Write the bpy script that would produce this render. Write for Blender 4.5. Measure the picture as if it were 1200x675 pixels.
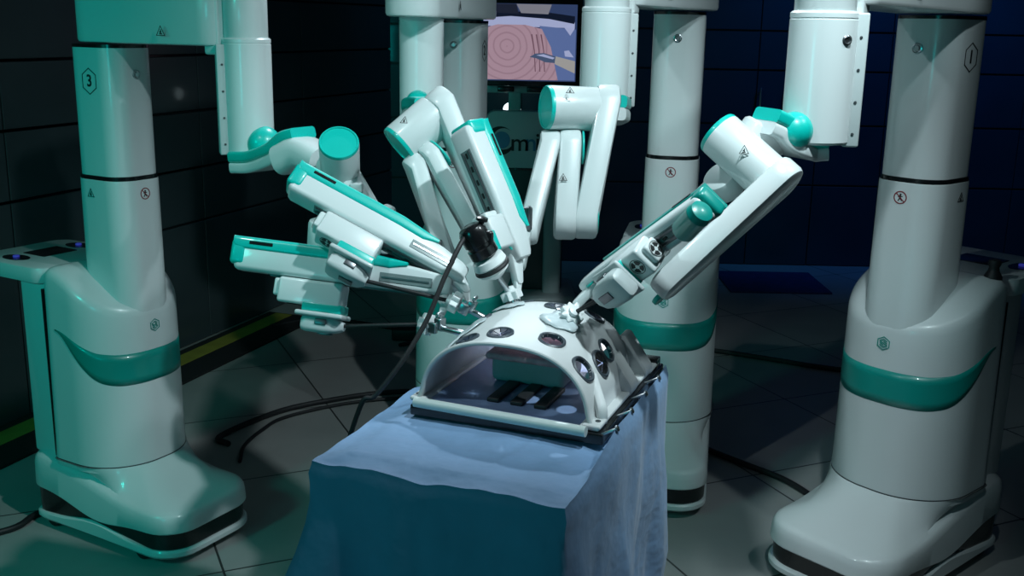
import bpy, bmesh, math, random
from mathutils import Vector, Matrix, noise
random.seed(4)
V = Vector
R = math.radians
PI = math.pi
SC = bpy.context.scene
COL = SC.collection
for o in list(bpy.data.objects):
    bpy.data.objects.remove(o)

# ------------------------------------------------------------------ camera
cam_data = bpy.data.cameras.new('camera')
cam = bpy.data.objects.new('camera', cam_data)
COL.objects.link(cam)
cam_data.sensor_width = 36.0
cam_data.lens = 36.0 * 1240 / 1200
cam_data.clip_end = 60
pt, rl = R(13.9), R(1.1)
fw = V((0, math.cos(pt), -math.sin(pt)))
up0 = V((1, 0, 0)).cross(fw)
rt = V((1, 0, 0)) * math.cos(rl) + up0 * math.sin(rl)
up = up0 * math.cos(rl) - V((1, 0, 0)) * math.sin(rl)
m = Matrix((rt, up, -fw)).transposed().to_4x4()
m.translation = V((0, 0, 1.55))
cam.matrix_world = m
SC.camera = cam

# ------------------------------------------------------------------ view, world, lights
SC.view_settings.view_transform = 'Standard'
SC.view_settings.look = 'None'
SC.view_settings.gamma = 1
SC.view_settings.use_curve_mapping = False
SC.view_settings.exposure = 0.0
world = bpy.data.worlds.new('world')
SC.world = world
world.use_nodes = True
world.node_tree.nodes['Background'].inputs['Color'].default_value = (0.34, 0.58, 0.78, 1)
world.node_tree.nodes['Background'].inputs['Strength'].default_value = 0.022

def light(name, kind, loc, target, power, color, size=0.1, angle=60, blend=0.3, size_y=None):
    d = bpy.data.lights.new(name, kind)
    d.energy = power
    d.color = color
    if kind == 'AREA':
        d.size = size
        if size_y:
            d.shape = 'RECTANGLE'
            d.size_y = size_y
    else:
        d.shadow_soft_size = size
    if kind == 'SPOT':
        d.spot_size = R(angle)
        d.spot_blend = blend
    o = bpy.data.objects.new(name, d)
    COL.objects.link(o)
    o.location = loc
    o.rotation_euler = (V(target) - V(loc)).to_track_quat('-Z', 'Y').to_euler()
    return o

COOL = (0.78, 0.95, 1.0)
light('front_spot', 'SPOT', (0.58, 1.42, 2.52), (0.12, 2.55, 1.05), 108, COOL, 0.03, 70, 0.7)
light('right_spot', 'SPOT', (1.55, 1.75, 2.75), (-0.75, 2.95, 0.5), 48, COOL, 0.04, 72, 0.5)
light('left_spot', 'SPOT', (-1.2, 1.3, 2.75), (1.0, 3.35, 0.0), 42, COOL, 0.04, 50, 0.6)
light('rear_spot', 'SPOT', (-0.1, 3.85, 2.95), (0.0, 1.85, 0.95), 120, (0.80, 0.93, 1.0), 0.04, 62, 0.5)
light('drape_teal_fill', 'AREA', (-1.7, -0.4, 1.3), (-0.2, 1.6, 0.4), 6.5, (0.0, 0.8, 0.8), 0.5)  # added fill light to tint the drape front, which teal_lamp hardly reaches
light('teal_lamp', 'SPOT', (-2.3, 0.9, 1.9), (-1.15, 2.9, 0.65), 52, (0.0, 0.95, 0.78), 0.2, 66, 0.7)
light('blue_lamp', 'SPOT', (2.5, 5.7, 2.9), (2.5, 7.05, 1.75), 60, (0.03, 0.25, 1.0), 0.3, 92, 0.8)
light('back_glow', 'SPOT', (0.3, 5.9, 2.9), (0.2, 7.05, 1.8), 16, (0.05, 0.45, 0.9), 0.3, 92, 0.8)

# ------------------------------------------------------------------ materials
MATS = {}
def mat(name, col, rough=0.5, metal=0.0, coat=0.0, nscale=None, namt=0.0, bump=0.0, bscale=60, emit=None, trans=0.0, sss=0):
    if name in MATS:
        return MATS[name]
    M = bpy.data.materials.new(name)
    M.use_nodes = True
    nt = M.node_tree
    b = nt.nodes['Principled BSDF']
    b.inputs['Base Color'].default_value = (*col, 1)
    b.inputs['Roughness'].default_value = rough
    b.inputs['Metallic'].default_value = metal
    b.inputs['Coat Weight'].default_value = coat
    b.inputs['Coat Roughness'].default_value = 0.06
    if trans:
        b.inputs['Transmission Weight'].default_value = trans
    if emit:
        b.inputs['Emission Color'].default_value = (*emit[0], 1)
        b.inputs['Emission Strength'].default_value = emit[1]
    tc = nt.nodes.new('ShaderNodeTexCoord')
    if nscale:
        n = nt.nodes.new('ShaderNodeTexNoise')
        n.inputs['Scale'].default_value = nscale
        n.inputs['Detail'].default_value = 4
        nt.links.new(tc.outputs['Object'], n.inputs['Vector'])
        r = nt.nodes.new('ShaderNodeValToRGB')
        r.color_ramp.elements[0].position = 0.3
        r.color_ramp.elements[1].position = 0.7
        r.color_ramp.elements[0].color = (*[c * (1 - namt) for c in col], 1)
        r.color_ramp.elements[1].color = (*[min(1, c * (1 + namt)) for c in col], 1)
        nt.links.new(n.outputs['Fac'], r.inputs['Fac'])
        nt.links.new(r.outputs['Color'], b.inputs['Base Color'])
    if bump:
        n = nt.nodes.new('ShaderNodeTexNoise')
        n.inputs['Scale'].default_value = bscale
        n.inputs['Detail'].default_value = 3
        nt.links.new(tc.outputs['Object'], n.inputs['Vector'])
        bp = nt.nodes.new('ShaderNodeBump')
        bp.inputs['Strength'].default_value = bump
        bp.inputs['Distance'].default_value = 0.01
        nt.links.new(n.outputs['Fac'], bp.inputs['Height'])
        nt.links.new(bp.outputs['Normal'], b.inputs['Normal'])
    MATS[name] = M
    return M

WHITE = mat('gloss_white_shell', (0.66, 0.72, 0.72), 0.32, coat=0.35, nscale=3, namt=0.02)
GREY = mat('pale_grey_plastic', (0.50, 0.56, 0.56), 0.4, coat=0.1, nscale=4, namt=0.03)
TEAL = mat('teal_plastic', (0.0, 0.50, 0.43), 0.35, coat=0.3, nscale=4, namt=0.04)
BAND = mat('dark_teal_band', (0.0, 0.27, 0.23), 0.35, coat=0.3, nscale=4, namt=0.04)
BLACK = mat('black_gloss', (0.006, 0.007, 0.008), 0.25, coat=0.3, nscale=5, namt=0.1)
RUBBER = mat('black_rubber', (0.012, 0.013, 0.015), 0.55, bump=0.05, bscale=200)
STEEL = mat('brushed_steel', (0.55, 0.58, 0.60), 0.28, metal=1.0, nscale=30, namt=0.08)
DKSTEEL = mat('dark_steel', (0.16, 0.17, 0.18), 0.35, metal=0.9, nscale=30, namt=0.1)
INK = mat('black_print', (0.012, 0.015, 0.016), 0.5)
REDINK = mat('dark_red_print', (0.22, 0.02, 0.03), 0.5)
SMOKE = mat('smoked_grey_panel', (0.16, 0.22, 0.22), 0.22, coat=0.4, nscale=20, namt=0.08)
DOMEM = mat('matt_white_dome', (0.60, 0.63, 0.63), 0.48, nscale=8, namt=0.03, bump=0.04, bscale=30)
SKIN = mat('pale_rubber_patch', (0.50, 0.58, 0.60), 0.35, coat=0.2, nscale=30, namt=0.08, bump=0.2, bscale=40)
PINK = mat('pink_tissue_pad', (0.62, 0.30, 0.33), 0.45, nscale=60, namt=0.2, bump=0.3, bscale=60)
DARKG = mat('dark_grey_paint', (0.045, 0.055, 0.06), 0.45, nscale=4, namt=0.05)

# ------------------------------------------------------------------ mesh helpers
def finish(bm, ang=35):
    bmesh.ops.remove_doubles(bm, verts=bm.verts, dist=1e-6)
    bmesh.ops.recalc_face_normals(bm, faces=bm.faces)
    for f in bm.faces:
        f.smooth = True
    ca = R(ang)
    for e in bm.edges:
        if len(e.link_faces) == 2 and e.calc_face_angle(0) > ca:
            e.smooth = False

def root_matrix(o):
    while o.parent:
        o = o.parent
    return Matrix.Translation(o.location) @ o.rotation_euler.to_matrix().to_4x4()

def part(name, bm, material, parent=None, local=False, ang=35, label=None, done=False):
    if not done:
        finish(bm, ang)
    if parent is not None and not local:
        bm.transform(root_matrix(parent).inverted())
    me = bpy.data.meshes.new(name)
    bm.to_mesh(me)
    bm.free()
    if isinstance(material, (list, tuple)):
        for k in material:
            me.materials.append(k)
    else:
        me.materials.append(material)
    o = bpy.data.objects.new(name, me)
    COL.objects.link(o)
    if parent is not None:
        o.parent = parent
    if label:
        o['label'] = label
    return o

def tag(o, label, cat, group=None, kind=None):
    o['label'] = label
    o['category'] = cat
    if group:
        o['group'] = group
    if kind:
        o['kind'] = kind
    return o

def thing(name, label, cat, loc=(0, 0, 0), rotz=0, group=None):
    o = bpy.data.objects.new(name, None)
    o.empty_display_size = 0.05
    COL.objects.link(o)
    o.location = loc
    o.rotation_euler = (0, 0, rotz)
    return tag(o, label, cat, group)

def solo(name, bm, material, label, cat, loc, group=None, kind=None, ang=35):
    """one mesh thing: world-space geometry with its origin moved to loc"""
    finish(bm, ang)
    bm.transform(Matrix.Translation(-V(loc)))
    o = part(name, bm, material, done=True)
    o.location = loc
    return tag(o, label, cat, group, kind)

def struct(name, bm, material, ang=35):
    o = part(name, bm, material, ang=ang)
    o['kind'] = 'structure'
    return o

def B():
    return bmesh.new()

def basis(n, ref=(0, 0, 1)):
    n = V(n).normalized()
    ref = V(ref)
    if abs(n.dot(ref.normalized())) > 0.98:
        ref = V((1, 0, 0)) if abs(n.x) < 0.9 else V((0, 1, 0))
    a = (ref - n * ref.dot(n)).normalized()
    b = n.cross(a)
    return n, a, b

def loft(bm, rings, cap0=True, cap1=True, closed=True):
    vr = [[bm.verts.new(p) for p in r] for r in rings]
    n = len(vr[0])
    for i in range(len(vr) - 1):
        for j in range(n if closed else n - 1):
            k = (j + 1) % n
            bm.faces.new((vr[i][j], vr[i][k], vr[i + 1][k], vr[i + 1][j]))
    if cap0:
        bm.faces.new(list(reversed(vr[0])))
    if cap1:
        bm.faces.new(vr[-1])
    return vr

def lathe(bm, A, axis, prof, n=40, ref=(0, 0, 1)):
    ax, a, b = basis(axis, ref)
    A = V(A)
    rings = []
    for t, r in prof:
        r = max(r, 1e-5)
        rings.append([A + ax * t + (a * math.cos(2 * PI * k / n) + b * math.sin(2 * PI * k / n)) * r for k in range(n)])
    loft(bm, rings)

def cyl(bm, A, Bp, r, r2=None, bev=0.003, n=36):
    A, Bp = V(A), V(Bp)
    L = (Bp - A).length
    r2 = r if r2 is None else r2
    bev = min(bev, L / 2.1, r * .9)
    prof = [(0, r - bev), (bev * .3, r - bev * .3), (bev, r), (L - bev, r2), (L - bev * .3, r2 - bev * .3), (L, r2 - bev)]
    lathe(bm, A, Bp - A, prof, n)

def rbox(bm, c, size, axes=None, bev=0.004, seg=3):
    t = bmesh.new()
    bmesh.ops.create_cube(t, size=1)
    for v in t.verts:
        v.co = V((v.co.x * size[0], v.co.y * size[1], v.co.z * size[2]))
    if bev > 0:
        bmesh.ops.bevel(t, geom=list(t.edges), offset=min(bev, min(size) * .45), segments=seg, profile=0.5, affect='EDGES')
    if axes is None:
        M = Matrix.Identity(4)
    else:
        M = Matrix(axes).transposed().to_4x4()
    M.translation = V(c)
    t.transform(M)
    me = bpy.data.meshes.new('tmp')
    t.to_mesh(me)
    t.free()
    bm.from_mesh(me)
    bpy.data.meshes.remove(me)

def rbox2(bm, lo, hi, bev=0.004):
    lo, hi = V(lo), V(hi)
    rbox(bm, (lo + hi) / 2, hi - lo, None, bev)

def link(bm, A, Bp, rA, rB, n, thick, bev=0.008, seg=14, off=0.0):
    """stadium shaped arm link between two joints, joint axis n"""
    A, Bp = V(A), V(Bp)
    n = V(n).normalized()
    d = (Bp - A)
    shear = n * d.dot(n)
    d = d - shear
    L = d.length
    d.normalize()
    s = n.cross(d)
    al = math.acos(max(-1, min(1, (rA - rB) / L)))
    def ring(h, ins):
        pts = []
        for k in range(seg + 1):
            a = al + (2 * PI - 2 * al) * k / seg
            q = A + d * math.cos(a) * (rA - ins) + s * math.sin(a) * (rA - ins)
            pts.append(q + n * h)
        for k in range(seg + 1):
            a = -al + 2 * al * k / seg
            q = A + shear + d * L + d * math.cos(a) * (rB - ins) + s * math.sin(a) * (rB - ins)
            pts.append(q + n * h)
        return pts
    h = thick / 2
    rings = [ring(-h + off, bev), ring(-h + bev * .3 + off, bev * .3), ring(-h + bev + off, 0), ring(h - bev + off, 0), ring(h - bev * .3 + off, bev * .3), ring(h + off, bev)]
    loft(bm, rings)

def spline(pts, n=8):
    pts = [V(p) for p in pts]
    P = [pts[0] * 2 - pts[1]] + pts + [pts[-1] * 2 - pts[-2]]
    out = []
    for i in range(1, len(P) - 2):
        for k in range(n):
            t = k / n
            a, b, c, d = P[i - 1], P[i], P[i + 1], P[i + 2]
            out.append(0.5 * ((2 * b) + (c - a) * t + (2 * a - 5 * b + 4 * c - d) * t * t + (3 * b - a - 3 * c + d) * t ** 3))
    out.append(pts[-1])
    return out

def tube(bm, pts, r, n=12, sm=8):
    P = spline(pts, sm) if sm else [V(p) for p in pts]
    t0 = (P[1] - P[0]).normalized()
    _, a, _ = basis(t0)
    rings = []
    for i, p in enumerate(P):
        t = (P[min(i + 1, len(P) - 1)] - P[max(i - 1, 0)]).normalized()
        a = (a - t * a.dot(t)).normalized()
        b = t.cross(a)
        rr = r(i / (len(P) - 1)) if callable(r) else r
        rings.append([p + (a * math.cos(2 * PI * k / n) + b * math.sin(2 * PI * k / n)) * rr for k in range(n)])
    loft(bm, rings)

def sweep(bm, pts, prof, upv, sm=8):
    """sweep a closed 2d profile (side, up) along a path keeping 'upv' up"""
    P = spline(pts, sm) if sm else [V(p) for p in pts]
    rings = []
    for i, p in enumerate(P):
        t = (P[min(i + 1, len(P) - 1)] - P[max(i - 1, 0)]).normalized()
        u = (V(upv) - t * V(upv).dot(t)).normalized()
        s = t.cross(u)
        f = i / (len(P) - 1)
        q = prof(f) if callable(prof) else prof
        rings.append([p + s * x + u * y for x, y in q])
    loft(bm, rings)

def rrect(hx, hy, r, n=5):
    out = []
    for cx, cy, a0 in ((hx - r, hy - r, 0), (-hx + r, hy - r, 90), (-hx + r, -hy + r, 180), (hx - r, -hy + r, 270)):
        for k in range(n + 1):
            a = R(a0 + 90 * k / n)
            out.append((cx + r * math.cos(a), cy + r * math.sin(a)))
    return out

def torus(bm, c, axis, R0, r, n=32, m=8):
    ax, a, b = basis(axis)
    c = V(c)
    vr = []
    for i in range(n):
        u = 2 * PI * i / n
        d = a * math.cos(u) + b * math.sin(u)
        vr.append([bm.verts.new(c + d * (R0 + r * math.cos(2 * PI * k / m)) + ax * r * math.sin(2 * PI * k / m)) for k in range(m)])
    for i in range(n):
        for k in range(m):
            bm.faces.new((vr[i][k], vr[(i + 1) % n][k], vr[(i + 1) % n][(k + 1) % m], vr[i][(k + 1) % m]))

def ellipsoid(bm, c, rad, axes=None, n=28, m=16):
    t = bmesh.new()
    bmesh.ops.create_uvsphere(t, u_segments=n, v_segments=m, radius=1)
    M = Matrix(axes).transposed().to_4x4() if axes else Matrix.Identity(4)
    S = Matrix.Diagonal((*rad, 1))
    t.transform(Matrix.Translation(V(c)) @ M @ S)
    me = bpy.data.meshes.new('tmp')
    t.to_mesh(me)
    t.free()
    bm.from_mesh(me)
    bpy.data.meshes.remove(me)

def plate(bm, pts2, c, nrm, upv, h=0.0008):
    """thin printed shape: 2d polygon (right, up) on a surface point c with normal nrm"""
    n = V(nrm).normalized()
    u = (V(upv) - n * V(upv).dot(n)).normalized()
    r = u.cross(n)
    c = V(c)
    ring0 = [c + r * x + u * y for x, y in pts2]
    loft(bm, [ring0, [p + n * h for p in ring0]])

def ngon(k, r, rot=90):
    return [(r * math.cos(R(rot + 360 * i / k)), r * math.sin(R(rot + 360 * i / k))) for i in range(k)]

def outline(bm, pts2, w, c, nrm, upv, h=0.0008, off=(0, 0)):
    """outlined closed polygon as thin strip"""
    n = V(nrm).normalized()
    u = (V(upv) - n * V(upv).dot(n)).normalized()
    r = u.cross(n)
    c = V(c)
    cx = sum(p[0] for p in pts2) / len(pts2)
    cy = sum(p[1] for p in pts2) / len(pts2)
    rm = max(math.hypot(x - cx, y - cy) for x, y in pts2)
    s = 1 - w / rm
    vs = []
    for x, y in pts2:
        X, Y = cx + (x - cx) * s, cy + (y - cy) * s
        q = []
        for (a, b2, z) in ((x, y, 0), (x, y, h), (X, Y, h), (X, Y, 0)):
            q.append(bm.verts.new(c + r * (a + off[0]) + u * (b2 + off[1]) + n * z))
        vs.append(q)
    k = len(vs)
    for i in range(k):
        j = (i + 1) % k
        for a in range(4):
            b2 = (a + 1) % 4
            bm.faces.new((vs[i][a], vs[j][a], vs[j][b2], vs[i][b2]))

def stroke(bm, p, q, w, c, nrm, upv, h=0.0008):
    d = V((q[0] - p[0], q[1] - p[1]))
    d.normalize()
    s = V((-d.y, d.x)) * w / 2
    plate(bm, [(p[0] + s.x, p[1] + s.y), (p[0] - s.x, p[1] - s.y), (q[0] - s.x, q[1] - s.y), (q[0] + s.x, q[1] + s.y)], c, nrm, upv, h)

def text_bm(bm, s, size, c, nrm, upv, h=0.0008, bold=0.0):
    cu = bpy.data.curves.new('t', 'FONT')
    cu.body = s
    cu.size = size
    cu.align_x = 'CENTER'
    cu.align_y = 'CENTER'
    cu.extrude = h / 2
    cu.offset = bold
    o = bpy.data.objects.new('t', cu)
    COL.objects.link(o)
    bpy.context.view_layer.update()
    me = bpy.data.meshes.new_from_object(o.evaluated_get(bpy.context.evaluated_depsgraph_get()))
    n = V(nrm).normalized()
    u = (V(upv) - n * V(upv).dot(n)).normalized()
    r = u.cross(n)
    M = Matrix((r, u, n)).transposed().to_4x4()
    M.translation = V(c)
    me.transform(M)
    bm.from_mesh(me)
    bpy.data.objects.remove(o)
    bpy.data.curves.remove(cu)
    bpy.data.meshes.remove(me)

def warning_sign(bm, c, nrm, upv, s):
    outline(bm, [(0, s), (-s * .95, -s * .7), (s * .95, -s * .7)], s * .22, c, nrm, upv)
    stroke(bm, (-s * .3, -s * .4), (s * .28, -s * .4), s * .16, c, nrm, upv)
    stroke(bm, (-s * .22, -s * .2), (s * .1, s * .12), s * .2, c, nrm, upv)
    stroke(bm, (s * .0, s * .35), (s * .05, -s * .35), s * .16, c, nrm, upv)

def noentry_sign(bm, c, nrm, upv, s):
    outline(bm, ngon(28, s), s * .16, c, nrm, upv)
    stroke(bm, (-s * .62, s * .62), (s * .62, -s * .62), s * .14, c, nrm, upv)

def noentry_figure(bm, c, nrm, upv, s):
    plate(bm, ngon(10, s * .16), V(c) + V(upv) * s * .45, nrm, upv, .0006)
    stroke(bm, (0, s * .3), (-s * .05, -s * .1), s * .26, c, nrm, upv, .0006)
    stroke(bm, (-s * .05, -s * .1), (-s * .3, -s * .55), s * .16, c, nrm, upv, .0006)
    stroke(bm, (0, -s * .1), (s * .28, -s * .5), s * .16, c, nrm, upv, .0006)
    stroke(bm, (-s * .35, s * .1), (s * .35, s * .2), s * .14, c, nrm, upv, .0006)

def hex_logo(bm, c, nrm, upv, s):
    outline(bm, ngon(6, s), s * .13, c, nrm, upv)
    for (p, q) in (((-.55, .25), (0, .55)), ((0, .55), (.5, .28)), ((-.55, .22), (.5, -.22)), ((-.5, -.28), (0, -.55)), ((0, -.55), (.55, -.25)), ((-.5, .0), (0, -.28)), ((.5, .0), (0, .28))):
        stroke(bm, (p[0] * s, p[1] * s), (q[0] * s, q[1] * s), s * .13, c, nrm, upv)

# ------------------------------------------------------------------ setting
def tile_material():
    M = bpy.data.materials.new('grey_floor_tiles')
    M.use_nodes = True
    nt = M.node_tree
    b = nt.nodes['Principled BSDF']
    tc = nt.nodes.new('ShaderNodeTexCoord')
    mp = nt.nodes.new('ShaderNodeMapping')
    mp.inputs['Rotation'].default_value = (0, 0, R(-24))
    mp.inputs['Location'].default_value = (0.24, 0.23, 0)
    br = nt.nodes.new('ShaderNodeTexBrick')
    br.offset = 0
    br.inputs['Scale'].default_value = 1
    br.inputs['Brick Width'].default_value = 0.62
    br.inputs['Row Height'].default_value = 0.62
    br.inputs['Mortar Size'].default_value = 0.0035
    br.inputs['Mortar Smooth'].default_value = 0.0
    br.inputs['Color1'].default_value = (0.42, 0.43, 0.415, 1)
    br.inputs['Color2'].default_value = (0.38, 0.39, 0.38, 1)
    br.inputs['Mortar'].default_value = (0.045, 0.05, 0.05, 1)
    n = nt.nodes.new('ShaderNodeTexNoise')
    n.inputs['Scale'].default_value = 3
    n.inputs['Detail'].default_value = 6
    mx = nt.nodes.new('ShaderNodeMixRGB')
    mx.blend_type = 'MULTIPLY'
    mx.inputs['Fac'].default_value = 0.35
    nt.links.new(tc.outputs['Object'], mp.inputs['Vector'])
    nt.links.new(mp.outputs['Vector'], br.inputs['Vector'])
    nt.links.new(tc.outputs['Object'], n.inputs['Vector'])
    nt.links.new(br.outputs['Color'], mx.inputs[1])
    nt.links.new(n.outputs['Fac'], mx.inputs[2])
    nt.links.new(mx.outputs['Color'], b.inputs['Base Color'])
    b.inputs['Roughness'].default_value = 0.42
    bp = nt.nodes.new('ShaderNodeBump')
    bp.inputs['Strength'].default_value = 0.3
    bp.inputs['Distance'].default_value = 0.003
    nt.links.new(br.outputs['Fac'], bp.inputs['Height'])
    bp.invert = True
    nt.links.new(bp.outputs['Normal'], b.inputs['Normal'])
    return M

bm = B()
rbox2(bm, (-6, -2.5, -0.1), (6.5, 9, 0), 0)
struct('floor', bm, tile_material())

WALLM = mat('dark_wall_panel', (0.055, 0.078, 0.085), 0.3, coat=0.25, nscale=2, namt=0.15)
WALLD = mat('black_wall_panel', (0.012, 0.018, 0.02), 0.35, nscale=2, namt=0.15)
WALLB = mat('navy_wall_panel', (0.02, 0.045, 0.065), 0.32, coat=0.2, nscale=2, namt=0.15)

def wall(name, P, Q, H, mats, seams, joints, th=0.1):
    """panelled wall from P to Q; room is on the left side of P->Q reversed normal n"""
    P, Q = V((*P, 0)), V((*Q, 0))
    d = (Q - P)
    L = d.length
    d.normalize()
    n = V((d.y, -d.x, 0))
    ax = (d, -n, V((0, 0, 1)))
    bm = B()
    rbox(bm, (P + Q) / 2 - n * th / 2 + V((0, 0, H / 2)), (L, th, H), ax, 0)
    w = struct(name, bm, WALLD)
    zs = [0.0] + seams + [H]
    js = [0.0] + joints + [L]
    for j in range(len(js) - 1):
        bm = B()
        for i in range(len(zs) - 1):
            z0, z1, x0, x1 = zs[i] + .006, zs[i + 1] - .006, js[j] + .003, js[j + 1] - .003
            rbox(bm, P + d * (x0 + x1) / 2 + n * .006 + V((0, 0, (z0 + z1) / 2)), (x1 - x0, .012, z1 - z0), ax, .002, 1)
        part('wall_panel', bm, mats[j % len(mats)], w)
    return w, P, d, n

# left wall runs away from the camera, back wall crosses the room, right wall closes it
Pl, Ql = (-3.37, 0.0), (-0.83, 7.07)
wl, P0_, dl, nl = wall('wall_left', Pl, Ql, 3.3, [WALLM], [0.60, 0.86, 1.13, 1.39, 1.66, 1.93, 2.2, 2.6], [1.1, 2.3, 3.05, 3.95, 4.25, 5.45, 6.4])
wb, _, _, _ = wall('wall_back', (-0.86, 7.07), (4.6, 7.07), 3.3, [WALLB], [0.55, 0.95, 1.3, 1.55, 1.9, 2.4], [0.9, 1.8, 2.02, 2.44, 2.86, 3.3, 4.2])
wr, _, _, _ = wall('wall_right', (4.6, 7.07), (4.6, -2.4), 3.3, [WALLM], [0.55, 1.1, 1.65, 2.2], [1.5, 3, 4.5, 6, 7.5])
# chrome trim strips in the seams of the left wall
bm = B()
for z in (0.86, 1.13, 1.39, 1.66):
    c = V((*Pl, z)) + dl * 3.75 + nl * .004
    rbox(bm, c, (7.4, .010, .008), (dl, -nl, V((0, 0, 1))), 0.001, 1)
struct('trim_left_wall_seams', bm, mat('black_chrome', (0.05, 0.055, 0.06), 0.18, metal=1.0, nscale=6, namt=.3))
# steel bar handles on the back cabinets
for x, g in ((1.60, 'a'), (1.775, 'b')):
    bm = B()
    cyl(bm, (x, 7.02, 0.97), (x, 7.02, 1.19), .007, n=12)
    cyl(bm, (x, 7.06, 1.0), (x, 7.02, 1.0), .005, n=10)
    cyl(bm, (x, 7.06, 1.16), (x, 7.02, 1.16), .005, n=10)
    solo('cabinet_handle', bm, STEEL, 'steel bar handle on the dark back cupboard, ' + ('left one of the pair' if g == 'a' else 'right one of the pair'), 'handle', (x, 7.02, .97), 'bar handles on the back cupboards')

# ------------------------------------------------------------------ floor mats
YEL = mat('yellow_tape', (0.30, 0.27, 0.04), 0.6, nscale=8, namt=0.2)
wd = V((0.335, 0.942, 0))
wn = V((0.942, -0.335, 0))
def mat_run(p, L, lab, first):
    t = thing('floor_mat', lab, 'mat', p, 0, 'black floor mats along the left wall')
    c = V(p) + wd * L / 2
    bm = B(); rbox(bm, c + V((0, 0, .006)), (L, .30, .012), (wd, -wn, V((0, 0, 1))), .003)
    part('mat', bm, mat('black_mat', (0.008, 0.009, 0.010), .8, bump=.3, bscale=150), t)
    bm = B(); rbox(bm, c - wn * .05 + V((0, 0, .0125)), (L * .98, .10, .002), (wd, -wn, V((0, 0, 1))), .0005, 1)
    part('yellow_stripe', bm, YEL, t)
mat_run((-1.60, 4.35, 0), 1.25, 'black floor mat with a yellow stripe, reaching out behind the teal-lit robot cart', True)
mat_run((-2.16, 2.85, 0), 1.18, 'black floor mat with a yellow stripe at the left edge, nearest the camera', False)
bm = B()
rbox2(bm, (1.33, 6.25, 0), (1.95, 6.8, .012), .003)
solo('blue_mat', bm, mat('navy_mat', (0.02, 0.03, 0.12), .8, nscale=20, namt=.2), 'navy blue mat lying on the floor at the back right', 'mat', (1.6, 6.5, 0))

# ------------------------------------------------------------------ robot carts
def polar(x0, x1, hy, rf, rb, n=96):
    poly = []
    for cx, cy, r, a0 in ((x1 - rf, hy - rf, rf, 0), (x0 + rb, hy - rb, rb, 90), (x0 + rb, -hy + rb, rb, 180), (x1 - rf, -hy + rf, rf, 270)):
        for k in range(25):
            a = R(a0 + 90 * k / 24)
            poly.append((cx + r * math.cos(a), cy + r * math.sin(a)))
    out = []
    m_ = len(poly)
    for k in range(n):
        a = 2 * PI * (k + .001) / n
        c, s_ = math.cos(a), math.sin(a)
        best = 0
        for i in range(m_):
            p, q = poly[i], poly[(i + 1) % m_]
            ex, ey = q[0] - p[0], q[1] - p[1]
            det = c * -ey + s_ * ex
            if abs(det) < 1e-12:
                continue
            t = (p[0] * -ey + p[1] * ex) / det
            w = (c * p[1] - s_ * p[0]) / det
            if t > 0 and -1e-6 <= w <= 1 + 1e-6:
                best = max(best, t)
        out.append((best * c, best * s_))
    return out

N = 120
BODY = polar(-0.137, 0.133, 0.177, 0.16, 0.02, N)
FOOT = polar(-0.275, 0.350, 0.180, 0.10, 0.05, N)

def sstep(a, b, x):
    t = max(0, min(1, (x - a) / (b - a)))
    return t * t * (3 - 2 * t)

def body_scale(z):
    t = (z - .23) / .55
    return 1.015 - .03 * t + .03 * max(0, .15 - t)

def top_z(x):
    return 0.735 + 0.105 * sstep(0.14, -0.12, x)

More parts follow.
